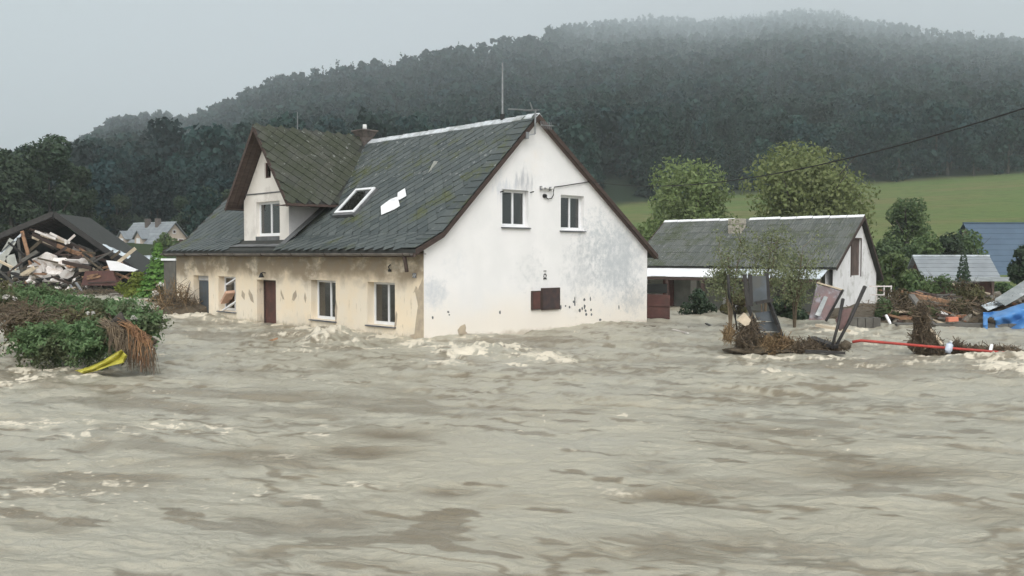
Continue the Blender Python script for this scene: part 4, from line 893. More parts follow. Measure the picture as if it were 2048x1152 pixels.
# ------------------------------------------------------------------ barn to the right of the house
def build_barn():
    K = at(1665, 600, 35.6); K.z = 0; fr = Frame(K, math.atan2(-.629, .777))
    B = thing('barn', 'low white barn with grey sheet roof and pale lean-to strip behind the debris', 'barn', K, fr.rz)
    RY, WB, XL = 3.15, 5.45, -9.0; rz_, ez = 3.98, 1.86
    zb = lambda y: ez + (rz_ - ez) * (y + .15) / (RY + .15) if y < RY else rz_ + (1.3 - rz_) * (y - RY) / (WB + .35 - RY)
    zr = lambda y: zb(y)
    PG = lambda s, z, d: (-d, s, z)
    hp = [fr.on(x, 515, 0, 0).y for x in (1702, 1721)]; hz_ = [fr.on(1711, y, 0, 0).z for y in (551, 478)]
    wm = wall_mesh('barn_gable', PG, 0, WB, -1.6, 5, [(hp[0], hp[1], hz_[0], hz_[1])], clips=[((RY, rz_ - .08), (-(rz_ - ez) / (RY + .15), 1)), ((RY, rz_ - .08), ((rz_ - 1.3) / (WB + .35 - RY), 1))], back=.3)
    link('gable_wall', wm, B, 'barnwhite')
    hb = MB()
    for k in range(4): a = lerp(hp[0], hp[1], k / 4); hb.box(-.10, -.07 + .006 * (k % 2), a + .006, lerp(hp[0], hp[1], (k + 1) / 4) - .006, hz_[0], hz_[1])
    hb.build('hatch', 'soffit', B)
    mb = MB(); mb.box(.003, .03, hp[0] - .05, hp[0], hz_[0] - .05, hz_[1] + .05); mb.box(.003, .03, hp[1], hp[1] + .05, hz_[0] - .05, hz_[1] + .05); mb.box(.003, .03, hp[0], hp[1], hz_[1], hz_[1] + .05); mb.build('hatch_frame', 'brown', B)
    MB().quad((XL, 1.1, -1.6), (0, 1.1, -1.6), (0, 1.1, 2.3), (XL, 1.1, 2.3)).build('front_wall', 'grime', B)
    MB().quad((XL, WB, -1.6), (0, WB, -1.6), (0, WB, 1.3), (XL, WB, 1.3)).build('back_wall', 'barnwhite', B)
    MB().quad((XL, 0, -1.6), (XL, WB, -1.6), (XL, WB, 1.5), (XL, RY, 3.8), (XL, 0, 1.7)).build('far_gable_wall', 'barnwhite', B)
    # front slope: overlapping sheet courses, each sheet a part
    rb = MB(); rb.prism([(XL - .3, RY, rz_), (XL - .3, -.15, ez), (XL - .3, -.15, ez - .06), (XL - .3, RY, rz_ - .06)], (-XL + .5, 0, 0)); rb.prism([(XL - .3, RY, rz_), (XL - .3, WB + .35, 1.3), (XL - .3, WB + .35, 1.24), (XL - .3, RY, rz_ - .06)], (-XL + .5, 0, 0))
    roof = rb.build('roof', 'deck', B)
    L = math.hypot(RY + .15, rz_ - ez); ty = Vector((0, (RY + .15) / L, (rz_ - ez) / L)); nz = Vector((0, -ty.z, ty.y)); ncol, nrow = 22, 7
    w_, h_ = (-XL + .5) / ncol, L / nrow; mesh = None
    sm = MB(); nr = 4
    for k in range(nr):                                      # sheet with shallow waves
        a, b = w_ * k / nr, w_ * (k + 1) / nr; za, zb2, zm = 0, 0, .022
        sm.quad((a, 0, 0), ((a + b) / 2, 0, zm), ((a + b) / 2, h_ + .05, zm - .0), (a, h_ + .05, 0)); sm.quad(((a + b) / 2, 0, zm), (b, 0, 0), (b, h_ + .05, 0), ((a + b) / 2, h_ + .05, zm))
    mesh = sm.mesh('roof_sheet'); mesh.materials.append(MT['barnroof'])
    for r in range(nrow):
        for c in range(ncol):
            o = bpy.data.objects.new('roof_sheet', mesh); C.objects.link(o); o.parent = roof; tl = .018 + rnd.uniform(0, .006)
            y2 = (ty - nz * tl).normalized(); p = Vector((XL - .3 + c * w_, -.15, ez)) + ty * (r * h_) + nz * (.03 + rnd.uniform(0, .006)); x = Vector((1, 0, 0)) + ty * rnd.gauss(0, .006); x.normalize(); n2 = x.cross(y2)
            M = Matrix((x, y2, n2)).transposed().to_4x4(); M.translation = p; o.matrix_local = M
    n = 13
    for k in range(n):
        a, b = lerp(XL - .3, .22, k / n), lerp(XL - .3, .22, (k + 1) / n) - .03; mb = MB(); z0 = rz_ + .06 + rnd.uniform(-.01, .01)
        if -5.75 < (a + b) / 2 < -5.2: continue
        for sg in (-1, 1): mb.hexa([(a, RY, z0), (b, RY, z0 + .01), (b, RY + sg * .13, z0 - .08), (a, RY + sg * .13, z0 - .09), (a, RY, z0 + .03), (b, RY, z0 + .04), (b, RY + sg * .14, z0 - .05), (a, RY + sg * .14, z0 - .06)])
        mb.build('ridge_tile', 'patch', roof)
    for xx in (.19, XL - .33):
        bb = MB(); bb.prism([(xx, -.15, ez - .10), (xx, RY, rz_ - .10), (xx, RY, rz_ + .06), (xx, -.15, ez + .06)], (.03, 0, 0)); bb.prism([(xx, RY, rz_ - .10), (xx, WB + .35, 1.2), (xx, WB + .35, 1.36), (xx, RY, rz_ + .06)], (.03, 0, 0)); bb.build('barge_board', 'brown', B)
    # chimney at the ridge
    a = fr.on(1467, 440, 1, RY - .5).x; b = fr.on(1493, 440, 1, RY - .5).x; zt = fr.on(1480, 434, 1, RY - .5).z; z0 = fr.on(1480, 486, 1, RY - .9).z; zt = min(zt, fr.on(1480, 439, 1, RY - .5).z)
    cb = MB(); k = 0
    for zz in np.arange(z0 - .1, zt, .075): cb.box(a - .004 * (k % 2), b + .004 * (k % 2), RY - 1.05, RY - .55, zz, zz + .069); k += 1
    cb.box(a + .02, b - .02, RY - 1.03, RY - .57, z0 - .1, zt - .01); ch = cb.build('chimney', mat('mottled_pale_chimney', (.42, .39, .33), (.26, .24, .20), 6, .9, .2), roof)
    MB().box(a - .06, b + .02, RY - 1.22, RY - 1.06, z0 - .14, z0 - .08).build('chimney_flashing', 'patch', ch)
    # lean-to strip: pale sheets in a row
    ns = 12
    for k in range(ns):
        xa, xb = lerp(XL - .2, -.15, k / ns), lerp(XL - .2, -.15, (k + 1) / ns) - .01; q = rnd.uniform(-.015, .015)
        MB().hexa([(xa, -.95, 1.44 + q), (xb, -.95, 1.44 + q), (xb, -.05, ez - .05), (xa, -.05, ez - .05), (xa, -.95, 1.46 + q), (xb, -.95, 1.46 + q), (xb, -.05, ez - .03), (xa, -.05, ez - .03)]).build('lean_to_sheet', 'patch' if k < 6 else 'paleblue', B)
    MB().box(XL - .2, -.15, -.93, -.84, 1.30, 1.42).build('lean_to_beam', 'brown', B)
    for x in (-8.75, -6.9, -5.2, -3.3, -1.6, -.3): MB().box(x - .06, x + .06, -.93, -.81, -1.4, 1.30).build('post', 'brown', B)
    for (x0, x1, zt, m) in ((-7.9, -7.35, 1.25, 'rust'), (-6.5, -6.2, 1.3, 'cheek'), (-4.95, -4.2, 1.2, 'cheek'), (-2.6, -1.5, 1.0, 'wood')): MB().box(x0, x1, .5, .56, -1.2, zt).build('wall_panel', m, B)
    g = at(1312, 617, 33.2); g.z = 0
    return fr
BF = build_barn()

def plank(name, a, b, w, t, m, label, cat='plank', group=None, up=(0, 0, 1), tw=0.0):
    a = Vector(a); b = Vector(b); mb = MB(); n = 4
    d = b - a; pts = [a + d * (k / n) for k in range(n + 1)]
    q = Vector((rnd.uniform(-1, 1), rnd.uniform(-1, 1), rnd.uniform(-1, 1))) * d.length * .006
    for k in range(n):
        s0 = 1 - (.12 if k == 0 else 0) * rnd.random(); mb.bar(pts[k] + q * (k % 2), pts[k + 1] + q * ((k + 1) % 2), w * s0, t, up, tw, w * (.62 if k == n - 1 else 1), t)
    return tag(mb.build(name, m), label, cat, group)
def post(name, pts, r, m, label, cat='post', group=None, n=7):
    mb = MB(); k = len(pts); mb.tube(pts, [r * lerp(1.1, .8, i / (k - 1)) for i in range(k)], n); return tag(mb.build(name, m, None, True), label, cat, group)
def twigs(n, box, l, r, m, name, parent=None, seed=0, flat=.5, bend=.15):
    """tangle of bent thin twigs inside an ellipsoid (centre, radii)"""
    rg = np.random.default_rng(seed); c, rad = np.array(box[0]), np.array(box[1]); V = []; F = []; off = 0; k3 = np.arange(3) * 2.0944
    for _ in range(n):
        d = rg.normal(size=3); d /= np.linalg.norm(d); p = c + d * rad * rg.uniform(.25, 1.0) ** .6
        v = rg.normal(size=3); v[2] *= flat; v /= np.linalg.norm(v) + 1e-9; L = l * rg.uniform(.4, 1.3); u = np.cross(v, rg.normal(size=3)); u /= np.linalg.norm(u) + 1e-9; w = np.cross(v, u); rr = r * rg.uniform(.5, 1.6)
        pts = [p - v * L / 2, p + u * L * bend * rg.uniform(-1, 1), p + v * L / 2]
        for q, s in zip(pts, (1, .8, .3)):
            for t in k3: V.append(q + (u * math.cos(t) + w * math.sin(t)) * rr * s)
        for j in range(2):
            for k in range(3): F.append((off + j * 3 + k, off + j * 3 + (k + 1) % 3, off + j * 3 + 3 + (k + 1) % 3, off + j * 3 + 3 + k))
        off += 9
    return link(name, npmesh(name, V, F), parent, m)
def mound(name, c, rad, m, seed, parent=None, amp=.35, res=3):
    bm = bmesh.new(); bmesh.ops.create_icosphere(bm, subdivisions=res, radius=1); o = np.random.default_rng(seed).uniform(0, 50, 3)
    for v in bm.verts:
        k = 1 + amp * 2 * (float(fbm(np.array([v.co.x * 2.2 + o[0] + v.co.z * 1.3]), np.array([v.co.y * 2.2 + o[1] - v.co.z * 1.7]), 4, .6)[0]) - .5); v.co = Vector((v.co.x * rad[0] * k, v.co.y * rad[1] * k, v.co.z * rad[2] * k)) + Vector(c)
    me = bpy.data.meshes.new(name); bm.to_mesh(me); bm.free(); return link(name, me, parent, m)

# ------------------------------------------------------------------ trees and bushes nearer than the wood
def tree(name, label, base, R, Hh, n, size, leaf, seed, group=None, cat='tree', nl=16, base_f=.2, trunk_r=.2, droop=0.0, low=0.0, asp=1.6, kind='round', sx=1.0):
    t = thing(name, label, cat, base, rnd.uniform(0, 6.28), group)
    v, f = spruce(R, Hh, n, size, seed) if kind == 'spruce' else crown(R, Hh, n, size, seed, nl, base_f, asp, droop, low)
    cr = link('crown', npmesh('crown', v, f), t, leaf); trunkpts(Hh * .8, trunk_r, seed, R=R).build('trunk', 'trunk', t, True)
    return t
def zg(px, Y): return float(ground_z(np.array([px]), np.array([Y]))[0])
def gpt(px, Y, dz=0): p = at(px, 509, Y); p.z = zg(px, Y) + dz; return p
tree('willow', 'rounded olive green tree rising behind the left end of the barn roof', gpt(1372, 66), 4.4, 8.5, 19000,   .18, 'leaf_willow', 201, 'rounded trees behind the barn', nl=44, base_f=.1)
tree('willow', 'widest rounded yellowish green tree above the middle of the barn roof', gpt(1602, 64), 5.3, 9.4, 25000, .19, 'leaf_willow', 202, 'rounded trees behind the barn', nl=54, base_f=.02, low=-.05)
tree('alder', 'slender dark green tree standing alone against the meadow right of the barn', gpt(1812, 72), 2.1, 6.6, 5600, .18, 'leaf_mid', 203, nl=30, base_f=.0, low=-.1)
for k, (px, Y, R, Hh, lf, lab) in enumerate([(1772, 62, 1.9, 3.3, 'leaf_mid', 'mid green bush at the foot of the slender dark tree'), (1850, 60, 1.7, 3.6, 'leaf_mid', 'tall hedge bush just right of the slender dark tree'), (1893, 62, 1.8, 4.0, 'leaf_dark', 'dark hedge bush behind the left end of the grey shed roof'),
        (2000, 50.5, 1.0, 1.5, 'leaf_mid', 'small hedge bush filling the gap between the grey shed and the fir'), (1938, 64, 1.9, 4.2, 'leaf_mid', 'hedge bush rising above the middle of the grey shed roof'), (1812, 55, 1.7, 2.2, 'leaf_dark', 'low dark bush behind the light green shrub by the barn'), (1870, 54, 1.6, 2.3, 'leaf_dark', 'low dark hedge left of the grey shed')]):
    tree('hedge_bush', lab, gpt(px, Y), R, Hh, 3200, .18, lf, 220 + k, 'hedge bushes below the meadow', 'bush', nl=24, base_f=-.05, low=-.1, trunk_r=.08)
tree('garden_shrub', 'light green rounded shrub against the right end of the barn', at(1788, 575, 44) * 1, 1.25, 1.75, 1500, .16, 'leaf_mid', 231, None, 'shrub', nl=12, base_f=-.1, trunk_r=.06)
tree('garden_shrub', 'small light green shrub lower right of the barn wall', at(1830, 590, 42), .8, 1.0, 700, .14, 'leaf_mid', 232, None, 'shrub', nl=8, base_f=-.1, trunk_r=.05)
tree('thuja', 'narrow dark conifer column in front of the grey shed roof', at(1926, 590, 46.5), .42, 2.1, 900, .16, 'leaf_dark', 233, None, 'conifer', kind='spruce', trunk_r=.05)
tree('dark_fir', 'dark fir at the right edge in front of the blue roof', at(2056, 600, 42), 1.1, 2.6, 2600, .14, 'leaf_dark', 234, None, 'tree', nl=14, base_f=-.1, trunk_r=.08)
# left side
for k, (px, Y, R, Hh, lab) in enumerate([(30, 84, 3.6, 11.3, 'dark broad tree with gaps in its crown at the left edge of the photo'), (100, 88, 3.9, 12.6, 'tall dark leafy tree directly above the collapsed house'), (150, 96, 2.8, 10.4, 'dark tree behind the right slope of the collapsed house roof')]):
    tree('dark_tree', lab, gpt(px, Y), R, Hh, 8000, .27, 'leaf_dark', 240 + k, 'dark trees behind the collapsed house', nl=20, base_f=.05, trunk_r=.25)
for k, (px, Y, R, Hh) in enumerate([(190, 122, 3.0, 7.0), (235, 126, 2.8, 6.5), (415, 124, 3.2, 7.0), (455, 118, 3.0, 6.5), (380, 128, 3.0, 6.5)]):
    tree('fringe_tree', ['dark tree at the wood edge between the collapsed house and the beige house', 'dark tree at the wood edge behind the left dormers of the beige house', 'dark tree at the wood edge over the left end of the farmhouse roof', 'dark tree at the wood edge just left of the farmhouse dormer', 'dark tree at the wood edge behind the gable of the beige house'][k], gpt(px, Y), R, Hh, 4200, .27, 'leaf_dark', 260 + k, 'trees at the wood edge on the left', nl=16, base_f=-.02, low=-.1)
tree('young_conifer', 'bright green young conifer beside the left end of the farmhouse', at(318, 592, 48), 1.2, 2.85, 3200, .17, 'leaf_bright', 250, None, 'conifer', kind='spruce', trunk_r=.06)
tree('garden_shrub', 'bright green shrub at the foot of the young conifer', at(343, 592, 47), .62, 1.5, 1100, .13, 'leaf_bright', 251, None, 'shrub', nl=9, base_f=-.1, trunk_r=.05)
tree('garden_shrub', 'yellow green rounded shrub left of the young conifer', at(264, 592, 50), 1.0, 1.15, 1800, .13, 'leaf_lime', 252, None, 'shrub', nl=10, base_f=-.1, trunk_r=.05)
tree('orchard_tree', 'green orchard tree in front of the far beige house', at(335, 520, 92), 1.5, 3.0, 900, .26, 'leaf_mid', 253, None, 'tree', nl=10, base_f=.0, trunk_r=.1)
fb = tree('flowering_bush', 'white flowering bush at the water edge by the farmhouse', at(324, 600, 45), .62, .72, 900, .09, 'leaf_dark', 254, None, 'bush', nl=8, base_f=-.1, trunk_r=.04)
v, f = crown(.64, .78, 700, .10, 255, 9, .25, 1.0, solid=0.05); link('blossom', npmesh('blossom', v, f), fb, 'petal')

# ------------------------------------------------------------------ far houses
def simple_house(name, label, origin, rz, Lx, Wy, eave, ridge, wallm, roofm, wins=(), over=.35, drop=-1.5, courses=8, door=None, gwins=()):
    """long side along local x facing -y; gable on +x"""
    h = thing(name, label, 'house', origin, rz); mb = MB()
    mb.prism([(0, 0, drop), (0, Wy, drop), (0, Wy, eave), (0, Wy / 2, ridge - .1), (0, 0, eave)], (-Lx, 0, 0)); wl = mb.build('wall', wallm, h)
    rb = MB()
    for sg in (0, 1):
        y0 = -over if sg == 0 else Wy + over; z0 = eave - over * (ridge - eave) / (Wy / 2); n = courses
        for k in range(n):                                    # stepped courses
            a, b = k / n, (k + 1) / n; ya, yb = lerp(y0, Wy / 2, a), lerp(y0, Wy / 2, b); za, zb_ = lerp(z0, ridge, a), lerp(z0, ridge, b)
            rb.hexa([(-Lx - over, ya, za - .02), (over, ya, za - .02), (over, yb, zb_ - .06), (-Lx - over, yb, zb_ - .06), (-Lx - over, ya, za + .06), (over, ya, za + .06), (over, yb, zb_ + .02), (-Lx - over, yb, zb_ + .02)])
    rf = rb.build('roof', roofm, h); MB().box(-Lx - over, over, Wy / 2 - .1, Wy / 2 + .1, ridge - .01, ridge + .08).build('ridge_cap', 'paleblue' if roofm != 'blueroof' else 'blueroof', rf)
    for (x, z, w, hh) in wins:
        f = MB().box(x - w / 2, x + w / 2, -.04, -.003, z, z + hh).build('window', 'pvc', h); MB().box(x - w / 2 + .07, x + w / 2 - .07, -.05, -.041, z + .07, z + hh - .07).build('pane', 'dark', f)
    for (y, z, w, hh) in gwins:
        f = MB().box(.003, .04, y - w / 2, y + w / 2, z, z + hh).build('window', 'pvc', h); MB().box(.041, .05, y - w / 2 + .07, y + w / 2 - .07, z + .07, z + hh - .07).build('pane', 'rust', f)
    return h, rf
def far_house():
    Y = 104; K = at(308, 509, Y + 1.5); K.z = 0
    h, rf = simple_house('beige_house', 'distant beige house with grey roof and small dormers in front of the dark wood', K, math.radians(-33), 7.6, 5.6, 3.3, 6.25, 'beige', 'greyroof', wins=[(-1.4, .8, .8, 1.2), (-3.2, .8, .8, 1.2), (-5.0, .8, .8, 1.2)], gwins=[(1.5, 3.1, .7, 1.2), (3.7, 3.1, .7, 1.2), (.5, 3.2, .4, .8), (5.1, 3.2, .4, .8), (2.8, 4.9, .45, .45), (1.7, .7, .8, 1.2), (3.8, .7, .8, 1.2)])
    for x in (-6.6, -3.3):
        d = MB(); d.prism([(x - .75, .25, 3.3), (x + .75, .25, 3.3), (x + .75, .25, 4.4), (x, .25, 5.2), (x - .75, .25, 4.4)], (0, 1.6, 0)); dm = d.build('dormer', 'beige', h)
        r = MB()
        for sg in (-1, 1): r.hexa([(x, .0, 5.2), (x + sg * .95, .0, 4.2), (x + sg * .95, 2.3, 4.2), (x, 2.3, 5.2), (x, .0, 5.28), (x + sg * .95, .0, 4.28), (x + sg * .95, 2.3, 4.28), (x, 2.3, 5.28)])
        r.build('dormer_roof', 'greyroof', dm); MB().box(x - .35, x + .35, .2, .246, 3.5, 4.35).build('dormer_window', 'pvc', dm)
    for x in (-2.6, -4.6): MB().box(x - .25, x + .25, 2.2, 2.7, 5.5, 6.75).build('chimney', 'brick', rf)
far_house()
K = at(292, 509, 72); K.z = 0
simple_house('outbuilding', 'low outbuilding with pale grey roof beyond the collapsed house', K, math.radians(-28), 4.2, 3.0, 1.1, 2.25, 'concrete', 'paleblue', over=.25, courses=5)
K = at(1990, 509, 49.5); K.z = 0
sh, _ = simple_house('grey_shed', 'low shed with two grey roof halves behind the rubble bank', K, math.radians(-6), 3.6, 2.9, 1.2, 2.3, 'rust', 'greyroof', over=.28, courses=6)
MB().hexa([(-4.0, -1.1, .95), (.9, -1.1, .95), (.9, -.25, 1.12), (-4.0, -.25, 1.12), (-4.0, -1.1, 1.0), (.9, -1.1, 1.0), (.9, -.25, 1.17), (-4.0, -.25, 1.17)]).build('porch_roof', 'corr', sh)
for x in (-3.9, -2.2, -.5, .8): MB().box(x - .06, x + .06, -1.05, -.95, -.3, .95).build('porch_post', 'brown', sh)
K = at(2215, 509, 68); K.z = 0
bh, _ = simple_house('blue_roof_house', 'house with steep plain blue grey roof at the right edge', K, math.radians(4), 9.0, 7.0, .9, 4.85, 'beige', 'blueroof', over=.3, courses=10)

# ------------------------------------------------------------------ collapsed house on the left
def collapsed():
    Y = 58.0; P = lambda x, y, dy=0: at(x, y, Y + dy)
    h = thing('collapsed_house', 'collapsed wooden house with dark gable roof spilling plaster and beams into the flood', 'house', gw(140, 579))
    inv = Matrix.Translation(-h.location)
    def put(mb, name, m): mb.v = [tuple(inv @ Vector(q)) for q in mb.v]; return mb.build(name, m, h)
    # two roof slopes as thick slabs running back from the open gable
    bk = Vector((-1.2, 7.5, 0)); ap = P(108, 426); lf = P(-70, 500); rt = P(282, 548)
    rd_ = MB(); 
    for e in (lf, rt): rd_.prism([ap, e, e + Vector((0, 0, -.16)), ap + Vector((0, 0, -.20))], bk)
    rf = put(rd_, 'roof', 'deck')
    for e, nm in ((lf, 1), (rt, 2)):
        mb = MB(); mb.bar(ap + Vector((0, -.06, -.05)), e + Vector((0, -.06, -.05)), .10, .34); put(mb, 'barge_board', 'darkwood')
        n = 9
        for k in range(n):                                   # exposed rafters and battens
            t = (k + .5) / n; a = ap + bk * t * .8 + Vector((0, 0, -.24)); b = e + bk * t * .8 + Vector((0, 0, -.20)); mb = MB(); mb.bar(a, b, .10, .12); put(mb, 'rafter', 'brown')
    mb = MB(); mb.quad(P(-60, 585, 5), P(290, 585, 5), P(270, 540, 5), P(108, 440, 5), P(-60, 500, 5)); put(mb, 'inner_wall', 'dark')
    # second, pale verge board on the left slope and leaning uprights
    for (a, b, w, m, nm) in (((-40, 545), (46, 466), .13, 'paleblue', 'pale_board'), ((44, 462), (62, 530), .22, 'freshwood', 'upright_beam'), ((36, 475), (44, 545), .18, 'wood', 'upright_beam'), ((-10, 540), (26, 480), .5, 'grime', 'wall_sheet'), ((20, 510), (40, 575), .6, 'grime', 'wall_sheet')):
        mb = MB(); mb.bar(P(*a, -.1), P(*b, -.1), w, .06, (0, 1, 0)); put(mb, nm, m)
    q = random.Random(4)
    for k in range(70):                                      # splintered timber through the heap
        x = q.uniform(0, 250); y = q.uniform(505, 574); l = q.uniform(12, 60); sl = q.uniform(-.9, .9); mb = MB(); dd = q.uniform(-1.2, .6); mb.bar(P(x - l / 2, y - l * sl / 2, dd), P(x + l / 2, y + l * sl / 2, dd + q.uniform(-.4, .4)), q.uniform(.05, .22), q.uniform(.04, .09), (0, 1, .3)); put(mb, 'broken_timber', q.choice(['wood', 'brown', 'freshwood', 'mud', 'palewood', 'brown', 'darkwood', 'soffit', 'mud']))
    # sagging ceiling layers: torn boards fanned under the ridge
    for k in range(26):
        x = q.uniform(70, 175); y = lerp(462, 515, (x - 60) / 130) + q.uniform(-10, 14); l = q.uniform(25, 60); sl = q.uniform(.25, .55); mb = MB(); mb.bar(P(x - l / 2, y - l * sl / 2, q.uniform(-.2, 1)), P(x + l / 2, y + l * sl / 2, q.uniform(-.2, 1)), q.uniform(.12, .3), .04, (0, 1, .3)); put(mb, 'ceiling_board', q.choice(['wood', 'brown', 'freshwood', 'rubble', 'palewood', 'brown']))
    for (x0, y0, x1, y1) in ((70, 462, 112, 478), (100, 466, 140, 486), (130, 488, 150, 470)): mb = MB(); mb.bar(P(x0, y0, -.3), P(x1, y1, -.3), .14, .05, (0, 1, 0)); put(mb, 'white_batten', 'rubble')
    # plaster slabs
    for k, (x, y, w, hh, tw) in enumerate([(96, 522, 42, 30, .2), (78, 532, 30, 34, -.3), (110, 540, 34, 26, .5), (125, 524, 36, 16, .1), (85, 548, 34, 22, .2), (150, 524, 34, 10, .1), (170, 522, 24, 10, .1), (135, 548, 26, 16, -.3), (120, 562, 26, 12, .3), (70, 556, 24, 14, .1), (100, 556, 30, 14, -.2), (140, 536, 20, 10, .2), (62, 540, 16, 20, .3)]):
        qq = random.Random(300 + k); W_, H_ = w / 2 * Y / 1800 * 1.2, hh / 2 * Y / 1800 * 1.25; na = qq.choice((5, 6, 7)); sb = MB(); sb.prism([(W_ * math.cos(t) * qq.uniform(.7, 1.1), -.1, H_ * math.sin(t) * qq.uniform(.7, 1.1)) for t in np.linspace(0, 6.283, na, endpoint=False)], (0, .22, 0)); me = sb.mesh('slab'); o = link('plaster_slab', me, h, 'rubble'); o.location = inv @ P(x, y, -.5 - .03 * k); o.rotation_euler = (q.uniform(-.9, .3), tw, q.uniform(-.6, .6))
    for k, (x, y, w, hh, m) in enumerate([(143, 533, 24, 7, 'freshwood'), (190, 552, 26, 8, 'freshwood'), (186, 548, 16, 8, 'brickbit'), (40, 572, 22, 5, 'brickbit'), (55, 565, 14, 7, 'freshwood'), (84, 568, 50, 4, 'brown'), (125, 572, 60, 4, 'brown'), (30, 548, 26, 10, 'darkwood'), (45, 556, 40, 8, 'darkwood')]):
        me = chunk(1, 330 + k, (w / 2 * Y / 1800, .2, hh / 2 * Y / 1800), 1); o = link('rubble_piece', me, h, m); o.location = inv @ P(x, y, -.9); o.rotation_euler = (0, q.uniform(-.2, .2), 0)
    for k in range(60):
        x = q.uniform(5, 240); y = q.uniform(555, 579); me = chunk(1, 400 + k % 12, (q.uniform(.1, .35), .2, q.uniform(.06, .18)), 1); o = link('rubble_piece', me, h, q.choice(['rubble', 'darkwood', 'brown', 'concrete', 'mud', 'stone'])); o.location = inv @ P(x, y, -1.2 + q.uniform(-.2, .2)); o.rotation_euler = (q.uniform(-.5, .5), q.uniform(-.5, .5), q.uniform(0, 3))
    o = mound('rubble_heap', inv @ P(110, 580, 1.5), (4.4, 2.6, 1.0), 'mud', 8, h)
    # crushed cabinet, white board and roofing sheet beside it: things of their own
    a = P(162, 571, -2); b = P(236, 571, -2); t = MB(); c0 = [a, b, b + Vector((0, 1, 0)), a + Vector((0, 1, 0))]; t.hexa([*c0, P(170, 542, -2), P(226, 541, -2), P(226, 541, -1), P(170, 542, -1)])
    cb = thing('crushed_crate', 'crushed red brown crate with orange splintered front in the rubble', 'crate', a.lerp(b, .5)); iv = Matrix.Translation(-cb.location)
    t.v = [tuple(iv @ Vector(z)) for z in t.v]; t.build('body', 'rust', cb)
    for k, (x, y, w) in enumerate(((185, 551, 22), (192, 555, 18), (180, 557, 12))): mb = MB(); mb.bar(iv @ P(x - w / 2, y + 2, -2.06), iv @ P(x + w / 2, y - 3, -2.06), .05, .12, (0, 0, 1)); mb.build('splinter', 'freshwood', cb)
    mb = MB(); mb.bar(iv @ P(176, 566, -2.05), iv @ P(228, 563, -2.05), .05, .07); mb.build('rail', 'brown', cb)
    t = MB(); t.prism([P(212, 521, -1.5), P(232, 523, -1.5), P(274, 540, -1.5), P(268, 543, -1.5), P(220, 541, -1.5)], (0, .25, 0)); tag(t.build('white_board', 'patch'), 'white insulation board lying at the right foot of the collapsed roof', 'board')
    t = MB()
    for k in range(8): u, v_ = lerp(0, 1, k / 8), lerp(0, 1, (k + 1) / 8); A, B_, C_, D_ = P(206, 488, 1), P(262, 512, 1), P(256, 518, .2), P(200, 492, .2); z = .05 * (k % 2); t.quad(A.lerp(B_, u) + Vector((0, 0, z)), A.lerp(B_, v_) + Vector((0, 0, .05 - z)), D_.lerp(C_, v_) + Vector((0, 0, .05 - z)), D_.lerp(C_, u) + Vector((0, 0, z)))
    tag(t.build('roofing_sheet', 'paleblue'), 'pale corrugated roofing sheet sliding off the right slope of the collapsed roof', 'sheet')
    for k, (x0, y0, x1, y1, m) in enumerate([(140, 570, 160, 598, 'steel'), (152, 565, 170, 592, 'steel'), (165, 575, 230, 585, 'darkwood'), (190, 585, 250, 578, 'wood'), (210, 590, 262, 600, 'brown'), (120, 585, 150, 575, 'palewood')]):
        plank('broken_plank', P(x0, y0, -4), P(x1, y1, -4.5), .14, .06, m, 'broken plank or bar at the foot of the collapsed house', 'plank', 'planks at the foot of the collapsed house')
    tag(twigs(500, (P(190, 588, -5), (2.6, 1.0, .3)), .7, .012, 'twig', 'flotsam_twigs'), 'dark tangle of twigs along the bank below the crate', 'brushwood', kind='stuff')
    for k, (x, y, w, hh) in enumerate([(228, 588, 18, 9), (250, 592, 26, 10), (290, 597, 30, 8), (300, 592, 20, 9), (350, 596, 16, 10)]):
        p = gw(x, y + 4); me = chunk(1, 450 + k, (w / 2 * p.y / 1800, .4, hh / 2 * p.y / 1800), 2); o = link('bank_rock', me, None, 'stone'); o.location = p + Vector((0, 0, .05)); tag(o, 'muddy rock on the flooded bank near the white flowering bush', 'rock', 'rocks on the flooded bank')
collapsed()
# white step of a neighbouring porch seen left of the house
A = at(328, 519, 43); B_ = at(356, 519, 42.4); pc = thing('porch_corner', 'white capped corner of a low porch wall behind the left end of the farmhouse', 'porch wall', (A.x, A.y, 0)); d = B_ - A
MB().bar((0, 0, A.z), (d.x, d.y, A.z), .34, .10).build('cap_slab', 'patch', pc); MB().bar((.08, .02, A.z / 2 - .53), (d.x - .05, d.y, A.z / 2 - .53), .22, A.z + .95).build('porch_wall', 'concrete', pc)

